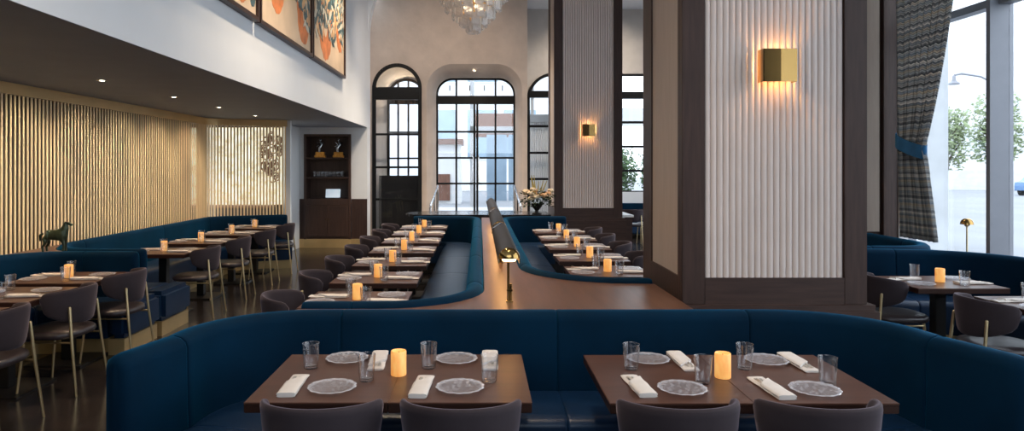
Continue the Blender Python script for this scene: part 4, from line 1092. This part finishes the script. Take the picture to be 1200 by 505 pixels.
for k, (x, y) in enumerate(((3.5, 20.0), (4.3, 21.0), (5.2, 20.0))):
    tree(x, y, .58, 1.75, 1.1, ('leafy shrub outside the gridded window, left one', 'leafy shrub outside the gridded window, middle one', 'leafy shrub outside the gridded window, right one')[k], 20 + k, 'green', 'shrubs')
tag(MB().box(2.9, 6.3, 23.0, 23.2, 3.15, 3.75).box(2.9, 3.0, 23, 23.2, .58, 3.2).build('canopy', 'facade'), 'grey canopy beyond the shrubs', 'canopy')
sl_ = thing('street_lamp', 'street lamp with a curved arm outside the tall window', 'street lamp', (20.4, 27.0, -.1))
MB().tube([(0, 0, 0), (0, 0, 6.0)], .07, 8).build('pole', 'mullion', sl_)
MB().tube([(0, 0, 5.15), (-.5, .1, 5.45), (-1.2, .2, 5.58), (-1.48, .2, 5.52)], .04, 8).build('arm', 'mullion', sl_)
MB().lathe([(.02, .32), (.06, .28), (.08, .1), (.2, .0), (.2, -.05), (.02, -.07)], c=(-1.5, .2, 5.2), n=16).build('lantern', 'mullion', sl_)
tag(MB().box(28, 80, 55.5, 56, -.1, 1.5).build('stone_wall', 'concrete'), 'low pale wall along the far pavement', 'wall')
facade('apartment_block', 'pale tall building across the street seen through the windows', 55, 95, 90, -.1, 34, 'facade', [(57 + 6 * k, 60 + 6 * k, 4 + 5 * j, 7 + 5 * j) for k in range(5) for j in range(5)], 'concrete', 10)
def car(x, y, rz, label):
    r = thing('parked_car', label, 'car', (x, y, -.1), rz)
    sec = [(-2.1, .35, .62), (-2.05, .32, .85), (-1.3, .3, .95), (-.75, .3, 1.42), (.6, .3, 1.45), (1.15, .3, .98), (1.95, .3, .88), (2.1, .35, .6)]
    m = MB(); rings = []
    for xx, zb, zt in sec:
        w0 = .86; w1 = .86 if zt < 1.1 else .66
        rings.append([(xx, -w0, zb), (xx, -w0, min(zt, .92)), (xx, -w1, zt), (xx, w1, zt), (xx, w0, min(zt, .92)), (xx, w0, zb)])
    m.loft(rings); m.build('car_body', 'car', r, angle=35)
    MB().loft([[(-1.15, s, .98), (-.75, s * .80, 1.36), (.58, s * .80, 1.38), (1.0, s, .99)] for s in (-.87, .87)]).build('windows', 'facade_glass', r, angle=30)
    for xx in (-1.3, 1.3):
        for yy in (-.8, .8):
            MB().tube([(xx, yy - .1, .32), (xx, yy + .1, .32)], .32, 18).build('wheel', 'tyre', r)
car(37.3, 45.0, .5, 'blue car in the street outside the right hand pane')

# ------------------------------------------------------------------ light
W = bpy.data.worlds.new('sky'); S.world = W; W.use_nodes = True
bg = W.node_tree.nodes['Background']; bg.inputs['Color'].default_value = (.80, .90, 1.0, 1); bg.inputs['Strength'].default_value = 4.2
def light(name, kind, loc, energy, col, rot=(0, 0, 0), **kw):
    l = bpy.data.lights.new(name, kind); l.energy = energy; l.color = col
    for k, v in kw.items(): setattr(l, k, v)
    o = bpy.data.objects.new(name, l); COL.objects.link(o); o.location = loc; o.rotation_euler = rot; return o
def portal(loc, rot, sx, sy):
    o = light('window_portal', 'AREA', loc, 1, (1, 1, 1), rot, shape='RECTANGLE', size=sx, size_y=sy); o.data.cycles.is_portal = True
# walls behind the camera, with a window
struct(MB().box(-9, 6, -3.35, -3.2, 0, 2.5).box(-9, 6, -3.35, -3.2, 4.9, HC).box(-9, -2.4, -3.35, -3.2, 2.5, 4.9).box(2.6, 6, -3.35, -3.2, 2.5, 4.9).build('wall_front', 'wood_dark'), 'wall behind the viewer', 'wall')
portal((6.1, 3.1, 3.2), (0, PI / 2, 0), 4.8, 12.4)
portal((6.1, 13, 3.2), (0, PI / 2, 0), 4.8, 6.4)
portal((.1, -3.4, 3.7), (PI / 2, 0, 0), 5.0, 2.4)
WARM = (1, .72, .46)
for i, y in enumerate((3.6, 5.2, 6.8, 8.4, 9.85, 11.45)):
    light('soffit_spot', 'SPOT', (-3.76, y, 2.60), 75, WARM, (0, 0, 0), spot_size=1.75, spot_blend=.7, shadow_soft_size=.04)
for y in (2.2, 3.2, 4.2, 5.2, 6.2, 7.2, 8.2, 9.2, 10.2, 11.2):
    light('slat_washer', 'SPOT', (-3.9, y, 2.59), 66, (1, .83, .63), (0, .72, 0), spot_size=1.55, spot_blend=.8, shadow_soft_size=.05)
for x, y, e in ((-1.2, 7.5, 620), (-.2, 3.0, 480), (2.6, 9.0, 420), (-.3, 13.4, 900), (-1.6, 11.5, 500)):  # unseen spots put in for a warm wash; far ones lift the walls
    light('unseen_ceiling_spot', 'SPOT', (x, y, 5.75), e, (1, .80, .58), (0, 0, 0), spot_size=1.7, spot_blend=.8, shadow_soft_size=.12)
for y in (6.2, 8.6, 11.0):
    light('picture_spot', 'SPOT', (-1.80, y, 5.7), 120, (1, .80, .58), (0, .24, 0), spot_size=1.3, spot_blend=.6, shadow_soft_size=.03)
light('unseen_ceiling_spot', 'SPOT', (-.8, 11.6, 5.75), 520, (1, .83, .68), (.95, 0, 0), spot_size=1.5, spot_blend=.8, shadow_soft_size=.12)  # unseen spot added to brighten the beige stucco wall
light('unseen_ceiling_spot', 'SPOT', (2.9, 15.4, 5.75), 420, (1, .86, .72), (.6, 0, 0), spot_size=1.9, spot_blend=.8, shadow_soft_size=.12)  # unseen spot added to lift the dim wall behind the columns
light('entrance_spot', 'SPOT', (-.12, 16.2, 3.98), 25, WARM, (0, 0, 0), spot_size=2.2, spot_blend=.8, shadow_soft_size=.03)
light('vestibule_lamp', 'POINT', (-1.9, 16.5, 3.7), 12, WARM, shadow_soft_size=.05)

S.view_settings.view_transform = 'Standard'; S.view_settings.look = 'None'; S.view_settings.exposure = 0; S.view_settings.gamma = 1; S.view_settings.use_curve_mapping = False
S.cycles.use_denoising = True
S.cycles.max_bounces = 10; S.cycles.diffuse_bounces = 5; S.cycles.transparent_max_bounces = 16; S.cycles.sample_clamp_indirect = 6
